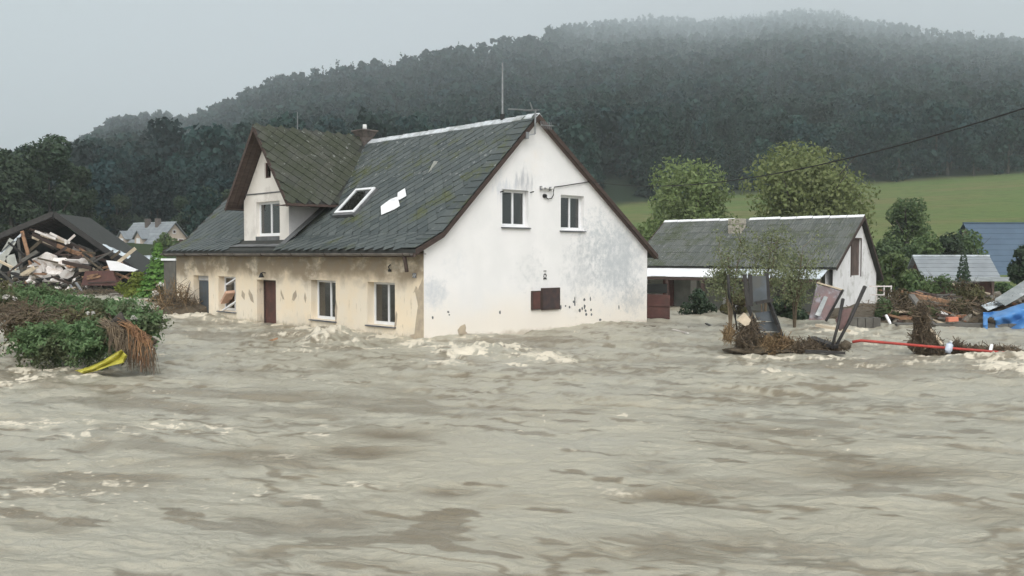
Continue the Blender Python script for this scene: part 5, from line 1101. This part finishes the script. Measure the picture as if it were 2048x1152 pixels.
# ------------------------------------------------------------------ uprooted shrubs drifting on the left
def spray(c, rad, n, seed, size=.11, parent=None, name='foliage', m='leaf_pile', nb=60, dirb=(0, 0, .5)):
    """feathery foliage: many curved shoots carrying narrow leaves"""
    rg = np.random.default_rng(seed); c = np.array(c); rad = np.array(rad); per = max(4, n // nb); Ps = []; Ns = []
    for b in range(nb):
        d = rg.normal(size=3) + np.array(dirb); d /= np.linalg.norm(d); s = c + d * rad * rg.uniform(.1, .55); e = c + d * rad * rg.uniform(.5, 1.75); mid = (s + e) / 2 + rg.normal(size=3) * rad * .12 + np.array([0, 0, rad[2] * .12]); e = e - np.array([0, 0, rad[2] * .15])
        t = (rg.random(per) ** 1.25)[:, None]; p = s * (1 - t) ** 2 + 2 * mid * t * (1 - t) + e * t ** 2 + rg.normal(size=(per, 3)) * .045; Ps.append(p); Ns.append(np.tile(d, (per, 1)) * .6 + np.array([0, 0, .4]))
    P = np.concatenate(Ps); P[:, 2] = np.maximum(P[:, 2], -.05 - c[2] * 0); V, F = cards(P, np.concatenate(Ns), size * rg.uniform(.6, 1.3, len(P)), 1.9, .8, rg)
    return link(name, npmesh(name, V, F), parent, m)
def shrub_pile():
    for k, (px, py, Y, rx, rz, n, lab, m) in enumerate([(95, 690, 18.7, .60, .40, 4200, 'broad uprooted green shrub dipping into the water at the front of the pile', 'leaf_pile'), (185, 688, 18.4, .48, .40, 3600, 'uprooted green shrub directly left of the orange roots', 'leaf_pile'), (215, 625, 20.6, .80, .26, 4200, 'green branches spread along the back of the drifting pile', 'leaf_pile'),
            (70, 598, 22.5, .80, .26, 3200, 'uprooted green shrub at the far back left of the drifting pile', 'leaf_pile'), (290, 650, 19.8, .36, .30, 2200, 'green branch tips on the right flank behind the orange roots', 'leaf_pile'), (5, 600, 24, .8, .34, 2600, 'dull olive shrub cut by the left edge of the photo', 'leaf_olive'), (130, 615, 21.2, .6, .24, 2200, 'small green shrub in the middle back of the pile', 'leaf_pile'), (55, 665, 19.6, .42, .34, 2000, 'olive brown half stripped shrub at the left front of the pile', 'leaf_olive'), (150, 650, 19.6, .5, .26, 1500, 'half stripped olive shrub among the brown twigs of the pile', 'leaf_olive')]):
        c = at(px, py, Y); t = thing('uprooted_shrub', lab, 'shrub', (c.x, c.y, 0), 0, 'uprooted shrubs drifting on the left'); spray((0, 0, c.z), (rx, rx * .8, rz), int(n * 1.9), 500 + k, .05, t, m=m, nb=150)
        q = random.Random(k); mb = MB()
        for j in range(7): a = q.uniform(0, 6.28); mb.tube([(0, 0, c.z - .2), (math.cos(a) * rx * .4, math.sin(a) * rx * .3, c.z + .05), (math.cos(a) * rx * .85, math.sin(a) * rx * .6, c.z + q.uniform(-.1, .4) * rz)], [.03, .02, .006], 5)
        mb.build('branch', 'twig', t)
    m1 = mound('debris_raft', gw(150, 700) + Vector((-.2, 1.6, .0)), (1.55, 2.0, .42), 'mud', 21); tag(m1, 'muddy raft of matted debris under the uprooted shrubs', 'debris', kind='stuff')
    tag(twigs(650, (at(110, 640, 19.8), (1.3, .9, .34)), .4, .007, 'twig', 'brown_twigs', seed=3), 'brown dead twigs through the middle of the drifting shrub pile', 'brushwood', kind='stuff')
    tag(twigs(500, (at(50, 630, 21), (.8, .7, .35)), .6, .008, 'twig', 'brown_twigs', seed=9), 'brown dead twigs at the left of the drifting shrub pile', 'brushwood', kind='stuff')
    # orange brown bundle of drooping roots
    c = at(262, 680, 18.1); t = thing('root_bundle', 'orange brown bundle of drooping roots at the right end of the shrub pile', 'roots', (c.x, c.y, 0)); rg = np.random.default_rng(5)
    for part, m, n, x0, x1, zt in (('orange_roots', 'rusty_reed', 150, -.02, .42, .0), ('brown_roots', 'twig', 260, -.25, .46, -.1), ('dark_roots', 'twig', 200, -.42, .10, .05)):
        mb = MB()
        for j in range(n):
            u = rg.random(); x = lerp(x0, x1, u); z0 = c.z + .26 - .62 * max(0, u - .15) * .55 + zt + rg.normal() * .05; a = Vector((x - .22, rg.uniform(-.15, .2), z0 + .08)); mid = Vector((x + .05, rg.uniform(-.3, .0), z0 - .02)); e = Vector((x + rg.uniform(.0, .18), rg.uniform(-.38, -.05), z0 - rg.uniform(.2, .62)))
            if e.z < -.08: e.z = -.08
            mb.tube([a, mid, e], [.008, .009, .004], 3, False)
        tag(mb.build(part, m, t), kind='stuff')
    st = at(238, 652, 18.2); mound('stump', (st.x - c.x, st.y - c.y, st.z), (.22, .2, .16), 'mud', 31, t)
    mb = MB(); mb.tube([(st.x - c.x - .12, 0, st.z + .02), (st.x - c.x + .06, .05, st.z + .20), (st.x - c.x + .18, .0, st.z + .02)], [.07, .10, .05], 8); mb.build('root_stub', 'trunk', t, True)
    # yellow sheet
    pts0 = [(150, 741), (176, 735), (206, 722), (232, 706), (243, 699)]; pts1 = [(168, 748), (196, 741), (222, 732), (247, 726), (254, 711)]
    V = []; n = 16; rows = 6
    f0 = lambda T, pp: (lambda i, u: (lerp(pp[i][0], pp[i + 1][0], u), lerp(pp[i][1], pp[i + 1][1], u)))(min(int(T * 4), 3), T * 4 - min(int(T * 4), 3))
    for r in range(rows + 1):
        for k in range(n + 1):
            a = f0(k / n, pts0); b = f0(k / n, pts1); x, y = lerp(a[0], b[0], r / rows), lerp(a[1], b[1], r / rows); Yd = 17.5 + .12 * math.sin(r * 1.4 + k * .3) + .05 * math.sin(k * 1.1) + .25 * (1 - r / rows); V.append(at(x, y, Yd))
    i = np.arange((rows + 1) * (n + 1)).reshape(rows + 1, n + 1); F = np.stack([i[:-1, :-1], i[:-1, 1:], i[1:, 1:], i[1:, :-1]], -1).reshape(-1, 4)
    o = link('plastic_sheet', npmesh('plastic_sheet', [tuple(v) for v in V], F, True), None, 'yellow'); s = o.modifiers.new('s', 'SOLIDIFY'); s.thickness = .012; tag(o, 'crumpled yellow plastic sheet caught at the foot of the uprooted shrubs', 'sheet')
    p = gw(322, 718); tag(link('floating_scrap', chunk(.05, 3, (1.2, 1, .7)), None, 'black'), 'small dark scrap floating right of the root bundle', 'scrap').location = p
    for k, (x, y) in enumerate(((12, 600), (30, 603), (270, 641), (182, 632))): o = link('blossom_sprig', npmesh('b', *crown(.10, .12, 40, .05, k, 3)), None, 'petal'); o.location = at(x, y, 19.5 if k > 1 else 21.2); tag(o, 'small white blossom sprig caught in the uprooted shrubs', 'blossom', 'white sprigs in the shrub pile')
shrub_pile()

# brush swept against the left doorway of the house
def door_brush():
    c = HF.w((-14.6, -.45, .45)); t = thing('brush_heap', 'heap of grey brown brush piled against the left doorway of the farmhouse', 'brush heap', (c.x, c.y, 0)); 
    tag(twigs(420, ((.0, 0, .3), (.75, .5, .5)), .7, .012, 'twig', 'twig_tangle', t, 6, 1.0), kind='stuff'); tag(twigs(260, ((-.3, -.1, .55), (.9, .5, .75)), .9, .010, 'reed', 'dry_stems', t, 7, 1.6), kind='stuff'); mound('mud_core', (0, 0, .1), (1.0, .5, .45), 'mud', 9, t)
    a = HF.w((-15.3, -.1, .3)); b = HF.w((-14.75, .05, 1.45)); plank('leaning_bar', a, b, .09, .04, 'steel', 'pale metal bar leaning in the left doorway of the farmhouse', 'bar')
door_brush()
p = gw(546, 684); plank('drift_wood', p + Vector((-.12, 0, .02)), p + Vector((.12, .05, .1)), .08, .05, 'freshwood', 'small brown wood piece drifting in front of the farmhouse door', 'driftwood')

# ------------------------------------------------------------------ debris to the right
def right_debris():
    # red brown door panel and brick pier between house and barn
    K = HF.w((-.1, 10.1, 0)); A = at(1293, 588, 33.0); B_ = at(1340, 590, 32.7); t = thing('shed_door', 'red brown steel door standing in the water at the right corner of the farmhouse', 'door', (A.x, A.y, 0)); d = B_ - A; d.z = 0
    mb = MB(); mb.hexa([(0, 0, -.6), (d.x, d.y, -.6), (d.x, d.y + .05, -.6), (0, .05, -.6), (0, 0, A.z - .0), (d.x, d.y, A.z - .02), (d.x, d.y + .05, A.z - .02), (0, .05, A.z)]); mb.build('door_leaf', 'rust', t)
    for z in (.12, .55): mb = MB(); mb.bar((.03, -.02, z), (d.x - .03, d.y - .02, z), .03, .07); mb.build('cross_rail', 'rust', t)
    A2 = at(1293, 569, 33.3); mb = MB(); mb.box(0, d.x, .3, .35, A.z + .02, A2.z + .02); mb.build('door_gap_panel', 'dark', t)
    # sapling in front of the barn
    for k, (px, py, Y, hgt, R, lab) in enumerate([(1528, 640, 27.5, 3.3, .95, 'thin bare sapling with sparse leaves in front of the barn'), (1462, 640, 28.5, 2.9, .75, 'second thin sapling left of the tall black boards'), (1590, 640, 28.8, 2.7, .8, 'thin sapling at the right of the black boards before the barn roof')]):
        c = gw(px, py); c.y = Y; c.x = (px - 1024) / 1800 * Y; t = thing('sapling', lab, 'sapling', c, 0, 'saplings in front of the barn'); mb = MB(); q = random.Random(k + 60); tips = []
        for j in range(5):
            a = q.uniform(0, 6.28); r = R * q.uniform(.2, .8); h2 = hgt * q.uniform(.6, 1.0); pts = [(0, 0, -.4), (math.cos(a) * r * .2, math.sin(a) * r * .2, h2 * .35), (math.cos(a) * r * .6, math.sin(a) * r * .6, h2 * .7), (math.cos(a) * r, math.sin(a) * r, h2)]; mb.tube(pts, [.032, .022, .014, .005], 5)
            for m_ in range(11):
                b = Vector(pts[1]).lerp(Vector(pts[3]), q.random()); e = b + Vector((q.uniform(-.6, .6), q.uniform(-.5, .5), q.uniform(.05, .6))); mb.tube([b, e], [.009, .003], 4); tips.append((b, e))
        mb.build('stem', 'twig', t); rg = np.random.default_rng(k); P = np.concatenate([np.array(b)[None] + (np.array(e) - np.array(b))[None] * rg.uniform(.3, 1.25, (46, 1)) + rg.normal(size=(46, 3)) * .10 for b, e in tips]); V, F = cards(P, rg.normal(size=P.shape), .055 * rg.uniform(.6, 1.3, len(P)), 1.5, .8, rg); link('foliage', npmesh('foliage', V, F), t, 'leaf_barn')
    # dark vines and bushes under the lean-to
    for k, (px, py, Y, R, hh, lab) in enumerate([(1405, 622, 35.2, .8, 1.1, 'dark ragged bush under the left of the lean-to roof'), (1600, 625, 33.0, .75, 1.25, 'dark leafy bush under the right of the lean-to roof'), (1560, 622, 33.6, .55, .8, 'small dark bush beside the black boards under the lean-to'), (1470, 622, 35.0, .6, 1.0, 'dim green bush in the middle of the lean-to')]):
        p = gw(px, py); p.y = Y; p.x = (px - 1024) / 1800 * Y; p.z = 0; tree('flooded_bush', lab, p, R, hh, 1600, .09, 'leaf_dark' if k != 3 else 'leaf_olive', 600 + k, 'bushes under the lean-to', 'bush', nl=9, base_f=-.05, trunk_r=.04)
    # broken gate: two black posts with grey boards between them
    Y = 22.2; P = lambda x, y, dy=0.0: at(x, y, Y + dy)
    g = thing('broken_gate', 'broken gate of black posts and grey boards standing up from the debris', 'gate', gw(1540, 705)); iv = Matrix.Translation(-g.location)
    def put(mb, nm, m): mb.v = [tuple(iv @ Vector(z)) for z in mb.v]; return mb.build(nm, m, g)
    for pts in ([P(1489, 549, .25), P(1496, 612, .2), P(1520, 672, .05), P(1532, 700, 0)], [P(1500, 549, .3), P(1502, 612, .25)], [P(1533, 546, .35), P(1537, 600, .3), P(1556, 650, .1), P(1574, 700, 0)]):
        mb = MB()
        for a, b in zip(pts, pts[1:]): mb.bar(a, b, .085, .08)
        put(mb, 'post', 'darkwood')
    for (x0, y0, x1, y1, y2, y3) in ((1504, 552, 1532, 552, 604, 604), (1510, 626, 1548, 621, 644, 641), (1514, 646, 1552, 643, 664, 661), (1524, 666, 1560, 664, 682, 680)):
        mb = MB(); k_ = .05 if y0 < 600 else .32; mb.prism([P(x0, y0, .3), P(x1, y1, .3), P(x1 + (y2 - y0) * k_, y2, .26), P(x0 + (y2 - y0) * k_, y3, .26)], (0, .05, 0)); put(mb, 'board', 'panelgrey')
    mb = MB(); mb.bar(P(1512, 606, .1), P(1546, 600, .1), .06, .08); put(mb, 'cross_rail', 'darkwood')
    post('thin_post', [P(1456, 550, .8), P(1458, 594, .8), P(1470, 630, .6), P(1474, 660, .5)], .035, 'darkwood', 'thin black post bent over at the left of the broken gate')
    mb = MB(); mb.prism([P(1475, 641, -.2), P(1490, 626, -.2), P(1502, 640, -.2), P(1498, 650, -.2), P(1490, 652, -.2)], (0, .14, 0)); tag(mb.build('pale_block', 'palewood'), 'pale broken block wedged at the left foot of the broken gate', 'block')
    # brush heap at its foot
    h = thing('brush_heap', 'brown brush heap at the foot of the broken gate', 'brush heap', gw(1530, 700)); iv2 = Matrix.Translation(-h.location)
    for k, (px, py, rx, rz, n) in enumerate([(1495, 680, .28, .30, 420), (1545, 690, .50, .20, 700), (1600, 695, .62, .12, 700), (1660, 700, .45, .09, 400), (1500, 655, .18, .22, 160)]): tag(twigs(n, (iv2 @ P(px, py), (rx, .35, rz)), .45, .009, 'twig' if k != 1 else 'reed', 'twig_tangle', h, 20 + k, .9), kind='stuff')
    mound('mud_core', iv2 @ P(1560, 700, .1), (1.35, .4, .16), 'mud', 10, h); mound('mud_core', iv2 @ P(1496, 690, .1), (.26, .3, .26), 'mud', 11, h)
    v, f = crown(.35, .3, 260, .07, 3, 6, .0); link('leaves', npmesh('leaves', v, f), h, 'leaf_olive').location = iv2 @ P(1560, 692)
    # hanging straw on the left
    tag(twigs(160, (P(1458, 668), (.14, .15, .2)), .35, .007, 'reed', 'straw_wisp', seed=44, flat=3), 'straw coloured wisp hanging at the far left of the right hand debris', 'straw', kind='stuff')
    # leaning pinkish panel
    p = thing('leaning_board', 'faded pink and grey panel leaning against the barn wall', 'panel', gw(1650, 650)); iv3 = Matrix.Translation(-p.location); Q = lambda x, y, dy=0: iv3 @ at(x, y, 30.5 + dy)
    MB().prism([Q(1634, 566), Q(1684, 580), Q(1655, 640, -.5), Q(1618, 640, -.5)], (0, .06, 0)).build('sheet', 'pinkgrey', p)
    mb = MB(); mb.bar(Q(1634, 565, -.02), Q(1686, 580, -.02), .06, .05); mb.build('top_rail', 'palewood', p); mb = MB(); mb.bar(Q(1686, 580, -.05), Q(1652, 642, -.6), .06, .06); mb.build('side_rail', 'darkwood', p)
    mb = MB(); mb.prism([Q(1648, 592, -.30), Q(1656, 594, -.30), Q(1640, 632, -.62), Q(1630, 630, -.62)], (0, .02, 0)); mb.build('pale_stripe', 'corr', p)
    # crossed stakes and plank
    post('crossed_stake', [at(1730, 573, 22.6), at(1700, 640, 22.3), at(1672, 692, 22)], .045, 'darkwood', 'long dark stake leaning right, crossing the shorter stake', 'stake', 'crossed stakes')
    post('crossed_stake', [at(1686, 598, 22.4), at(1676, 650, 22.1), at(1664, 692, 21.9)], .04, 'darkwood', 'shorter upright dark stake of the crossed pair', 'stake', 'crossed stakes')
    mb = MB(); mb.prism([at(1672, 640, 22.35), at(1688, 618, 22.35), at(1704, 616, 22.35), at(1690, 655, 22.35), at(1680, 662, 22.35)], (0, .05, 0)); tag(mb.build('cloth_scrap', mat('muddy_maroon_cloth', (.20, .12, .115), (.13, .09, .085), 5)), 'muddy maroon scrap hanging between the crossed stakes', 'cloth')
    plank('pale_plank', at(1632, 650, 24.5), at(1700, 662, 24.0), .17, .07, 'palewood', 'long pale split plank floating behind the crossed stakes'); plank('dark_plank', at(1622, 676, 22.5), at(1672, 694, 21.9), .3, .08, 'darkwood', 'wide wet black plank slanting into the water before the crossed stakes')
    plank('dark_plank', at(1610, 702, 21.6), at(1690, 706, 21.4), .14, .06, 'darkwood', 'thin black plank lying flat along the front of the debris'); mound('debris_knot', at(1692, 690, 21.5), (.12, .12, .12), 'mud', 13)
    tag(bpy.data.objects['debris_knot'], 'dark round knot of debris at the right end of the brush', 'debris')
    # floating bits by the red door
    for k, (x0, y0, x1, y1, m, lab) in enumerate([(1340, 662, 1376, 671, 'rubble', 'pale bar floating in front of the red brown door'), (1318, 662, 1352, 655, 'darkwood', 'dark stick floating in front of the red brown door'), (1340, 657, 1402, 660, 'darkwood', 'long dark stick floating to the right of the red brown door'), (1412, 650, 1422, 656, 'darkwood', 'tiny dark stick out in the open water before the barn')]): a = gw(x0, y0); b = gw(x1, y1); plank('floating_stick', a + Vector((0, 0, .05)), b + Vector((0, 0, .07)), .07, .04, m, lab, 'stick')
    p = gw(1300, 658); o = mound('bank_clump', p, (.5, .3, .10), 'mud', 14); tag(o, 'muddy clump at the waterline below the red brown door', 'mud clump')
    # red pole, brush on it
    a = at(1705, 684, 21.9); b = at(1722, 681, 21.8); e = at(2120, 716, 19.6); mid = at(1870, 694, 20.9); post('red_pole', [a, b, mid, at(1985, 703, 20.3), e], .033, 'red', 'long red pole lying across the debris towards the right edge', 'pole', None, 8)
    h = thing('brush_heap', 'tall dark brush clump behind the red pole', 'brush heap', gw(1850, 708)); iv = Matrix.Translation(-h.location); Y2 = 21.5
    P2 = lambda x, y, d=0: iv @ at(x, y, Y2 + d)
    mound('mud_core', P2(1850, 690, .3), (.38, .3, .22), 'mud', 15, h); mound('mud_core', P2(1842, 655, .3), (.17, .2, .55), 'mud', 16, h, .5)
    for k, (px, py, rx, rz, n) in enumerate([(1843, 640, .16, .42, 420), (1848, 680, .34, .22, 480), (1870, 705, .55, .07, 300)]): tag(twigs(n, (P2(px, py, .2), (rx, .3, rz)), .38, .008, 'twig', 'twig_tangle', h, 30 + k, 1.3), kind='stuff')
    for k, (px, py, rx, rz, n) in enumerate([(1915, 695, .12, .16, 160), (1960, 700, .7, .07, 420), (2010, 700, .4, .06, 160)]):
        tag(twigs(n, (at(px, py, 20.9), (rx, .3, rz)), .3, .008, 'twig', 'flotsam_twigs', None, 35 + k, .8), 'low line of brown twigs snagged along the red pole' if k else 'small dark tuft of twigs right of the pale bottle', 'brushwood', kind='stuff')
    plank('leaning_plank', at(1822, 590, 24.2), at(1868, 652, 23.2), .16, .07, 'wood', 'grey plank leaning down from the rubble bank behind the brush clump'); plank('leaning_plank', at(1846, 640, 22.0), at(1884, 690, 21.4), .08, .05, 'palewood', 'pale slat slanting off the brush clump towards the bottle')
    t = thing('plastic_canister', 'pale blue white canister caught on the red pole', 'canister', at(1895, 706, 20.6)); mb = MB(); mb.tube([(0, 0, 0), (.02, 0, .06), (.05, 0, .20), (.07, 0, .25)], [.065, .08, .075, .04], 12); mb.build('body', 'bluewhite', t, True); MB().tube([(.07, 0, .245), (.085, 0, .285)], [.035, .035], 8).build('cap', 'pale', t)
    plank('white_stake', at(1984, 689, 20.6), at(1980, 704, 20.5), .06, .04, 'patch', 'short white stake sticking up behind the red pole', 'stake'); plank('white_stake', at(1772, 630, 28.5), at(1781, 648, 28.3), .07, .05, 'patch', 'short white stake at the end of the dark wall by the barn', 'stake')
    # low wall by the barn and quay edge
    mb = MB(); A = at(1700, 640, 29.4); B_ = at(1772, 640, 29.0)
    w = thing('low_wall', 'low dark concrete wall in the water at the barn corner', 'wall', (A.x, A.y, 0)); d = B_ - A
    n = 4
    for k in range(n): x0, x1 = d.x * k / n + .01, d.x * (k + 1) / n - .01; MB().box(x0, x1, 0, .4, -.4, .32 + rnd.uniform(-.01, .01)).build('block', 'concrete', w)
    A = at(1850, 650, 29.0); w = thing('quay_wall', 'straight dark kerb wall at the foot of the rubble bank', 'wall', (A.x, A.y, 0))
    for k in range(9): MB().box(k * .9 - .9 + .008, k * .9 - .008, .0, .5, -.5, .16 + rnd.uniform(-.012, .012)).build('kerb_stone', 'concrete', w)
    # rubble bank
    bank = mound('rubble_bank', at(1960, 600, 34) * 1, (6.5, 4.0, 1.0), 'mud', 40, None, .3, 4); bank.location.z = -1.05; tag(bank, kind='structure')
    from mathutils.bvhtree import BVHTree
    bw = BVHTree.FromPolygons([bank.matrix_basis @ v.co for v in bank.data.vertices], [tuple(p.vertices) for p in bank.data.polygons])
    def onbank(x, y, dflt, lift=.05):
        d = ray(x, y); h_ = bw.ray_cast(EYE, d.normalized()); Y_ = h_[0].y if h_[0] is not None else dflt
        return at(x, y, Y_ - lift)
    q = random.Random(9)
    fence = thing('white_railing', 'small white railing beside the right end of the barn', 'railing', at(1752, 605, 38))
    for x in (0, .32, .62): MB().box(x, x + .04, 0, .04, -.4, .72).build('railing_post', 'rubble', fence)
    for z in (.30, .66): MB().box(-.3, .66, -.02, -.003, z, z + .05).build('rail', 'rubble', fence)
    mats = ['freshwood', 'freshwood', 'wood', 'brown', 'palewood', 'darkwood', 'freshwood', 'brown', 'wood', 'mud']
    for k in range(120):
        x = q.uniform(1765, 2060); y = q.uniform(585, 645); Y = lerp(40, 30, (y - 585) / 60); l = q.uniform(18, 70); s = q.uniform(-.28, .42); y0 = y + (6 if x > 1900 else 0)
        Y = onbank(x, y0, Y, q.uniform(.0, .3)).y; a = at(x - l / 2, y0 - l * s / 2, Y + q.uniform(-.3, .3)); b = at(x + l / 2, y0 + l * s / 2, Y + q.uniform(-.3, .3)); m = q.choice(mats); nm = {'freshwood': 'torn orange', 'wood': 'grey', 'brown': 'dark brown', 'palewood': 'pale split', 'darkwood': 'wet black', 'mud': 'muddy'}[m]
        plank('broken_plank', a, b, q.uniform(.08, .26), q.uniform(.04, .1), m, nm + ' plank lying across the rubble bank', 'plank', nm + ' planks on the rubble bank')
    plank('split_beam', at(1795, 583, 33), at(1905, 606, 32), .18, .14, 'freshwood', 'longest torn orange beam along the top left of the rubble bank', 'beam'); plank('split_beam', at(1818, 588, 32.6), at(1855, 598, 32.3), .34, .12, 'freshwood', 'short thick pale orange split log on top of the rubble bank', 'beam')
    plank('branch_pole', at(1900, 567, 40), at(1980, 588, 38), .07, .07, 'palewood', 'pale bare pole slanting in front of the shed', 'pole'); plank('branch_pole', at(1862, 566, 40), at(1960, 564, 40), .06, .06, 'wood', 'horizontal grey pole in front of the shed', 'pole')
    for k in range(46):
        x = q.uniform(1770, 2060); y = q.uniform(590, 652); Y = lerp(39, 29.6, (y - 590) / 62); me = chunk(1, 700 + k % 10, (q.uniform(.12, .35), q.uniform(.12, .3), q.uniform(.07, .2)), 1); m = q.choice(['stone', 'brickbit', 'mud', 'concrete', 'rubble', 'stone', 'mud']); o = link('rubble_lump', me, None, m); o.location = onbank(x, y, Y, .02); o.rotation_euler = (q.random(), q.random(), q.random() * 6)
        cn = {'stone': 'grey stone', 'brickbit': 'red brick', 'mud': 'brown mud', 'concrete': 'dark concrete', 'rubble': 'white plaster'}[m]; tag(o, cn + ' lump in the rubble bank on the right', 'rubble', cn + ' lumps in the rubble bank')
    o = link('brick_slab', MB().bar(at(1894, 639, 29.2), at(1914, 638, 29.2), .2, .14).mesh('brick_slab'), None, mat('bright_red_brick', (.62, .22, .14), (.5, .17, .1), 4)); tag(o, 'bright red brick slab on the bank above the kerb wall', 'brick')
    for k, (px, py, R, hh) in enumerate([(1800, 612, .7, .8), (1848, 622, .5, .6), (1962, 612, .6, .75), (1776, 628, .5, .55), (1920, 622, .5, .5), (1880, 585, .9, 1.0), (1940, 590, .7, .8)]):
        Y = lerp(40, 31, (py - 585) / 60); tree('bank_weed', ['leafy weed bush low on the rubble bank by the barn', 'small weed bush below the split beam', 'weed bush left of the blue tarpaulin', 'small weed bush at the low dark wall', 'small weed bush above the red brick slab', 'weed bush in front of the grey shed', 'weed bush between the shed and the sheet metal'][k], onbank(px, py + 8, Y, .1), R, hh, 900, .085, 'leaf_mid' if k % 2 else 'leaf_olive', 720 + k, 'weed bushes on the rubble bank', 'bush', nl=7, base_f=-.1, trunk_r=.03)
    tag(twigs(520, (at(1910, 616, 31.5), (3.6, 1.2, .4)), .6, .011, 'twig', 'bank_brushwood', None, 50, .6), 'brown tangle of branches spread over the rubble bank', 'brushwood', kind='stuff')
    # corrugated sheets
    for k, (A, B_, C_, D_, m, lab) in enumerate([((1988, 600), (2050, 560), (2075, 575), (2010, 612), 'corr', 'dull grey corrugated sheet slanting behind the blue tarpaulin'), ((1962, 612), (2010, 596), (2020, 604), (1975, 622), 'paleblue', 'pale corrugated sheet lying left of the slanting grey sheet')]):
        A, B_, C_, D_ = at(*A, 31), at(*B_, 33), at(*C_, 31.5), at(*D_, 30); mb = MB(); n = 14
        for j in range(n): u, v_ = j / n, (j + 1) / n; z = .045 * (j % 2); mb.quad(A.lerp(D_, u) + Vector((0, 0, z)), A.lerp(D_, v_) + Vector((0, 0, .045 - z)), B_.lerp(C_, v_) + Vector((0, 0, .045 - z)), B_.lerp(C_, u) + Vector((0, 0, z)))
        tag(mb.build('corrugated_sheet', m), lab, 'sheet')
    # blue tarpaulin draped in folds
    n, r = 46, 22; V = []
    for j in range(r + 1):
        for i in range(n + 1):
            u, v_ = i / n, j / r; x = lerp(1966, 2110, u); top = 612 + 10 * math.sin(u * 7) * (1 - v_) + 8 * max(0, .15 - u) * 10; bot = 660 + 5 * math.sin(u * 5 + .4)
            y = lerp(top, min(bot, 664), v_); Yd = 29.6 - 1.0 * v_ + .16 * math.sin(u * 11 + v_ * 5) * (0.3 + v_) + .05 * math.sin(u * 31 - v_ * 13) + .20 * math.sin(v_ * 9 + u * 5); V.append(tuple(at(x, y + 2.0 * math.sin(u * 13 + v_ * 4), Yd)))
    i = np.arange((r + 1) * (n + 1)).reshape(r + 1, n + 1); F = np.stack([i[:-1, :-1], i[:-1, 1:], i[1:, 1:], i[1:, :-1]], -1).reshape(-1, 4); keep = []
    for f in F:
        c = np.mean([V[k] for k in f], 0); x, y = pix(c)
        if 1974 < x < 1990 and y > 634 + (x - 1982) ** 2 * .12: continue
        keep.append(f)
    o = link('tarpaulin', npmesh('tarpaulin', V, np.array(keep), True), None, 'tarp'); s = o.modifiers.new('s', 'SOLIDIFY'); s.thickness = .01; tag(o, 'crumpled bright blue tarpaulin draped over the bank at the right edge', 'tarpaulin')
    m = mound('tarp_bed', at(2060, 645, 30.6), (1.9, .7, .55), 'mud', 60); tag(m, 'mound of mud and junk under the blue tarpaulin', 'debris', kind='stuff')
right_debris()

# ------------------------------------------------------------------ overhead cable from the gable to beyond the right edge
a = HF.w((.05, HF.on(1182, 363, 0, .05).y, HF.on(1182, 363, 0, .05).z)); b = at(2500, 60, 10.5); pts = []
for k in range(41):
    t = 1.7 * k / 40; p = a + (b - a) * t; p.z -= .75 * 4 * t * (1 - t); pts.append(p)
tag(MB().tube(pts, .013, 6).build('overhead_cable', 'black', None, True), 'black overhead cable running from the white gable to the upper right', 'cable')

print('TRIS', sum(len(o.data.polygons) * 2 for o in bpy.data.objects if o.type == 'MESH'))
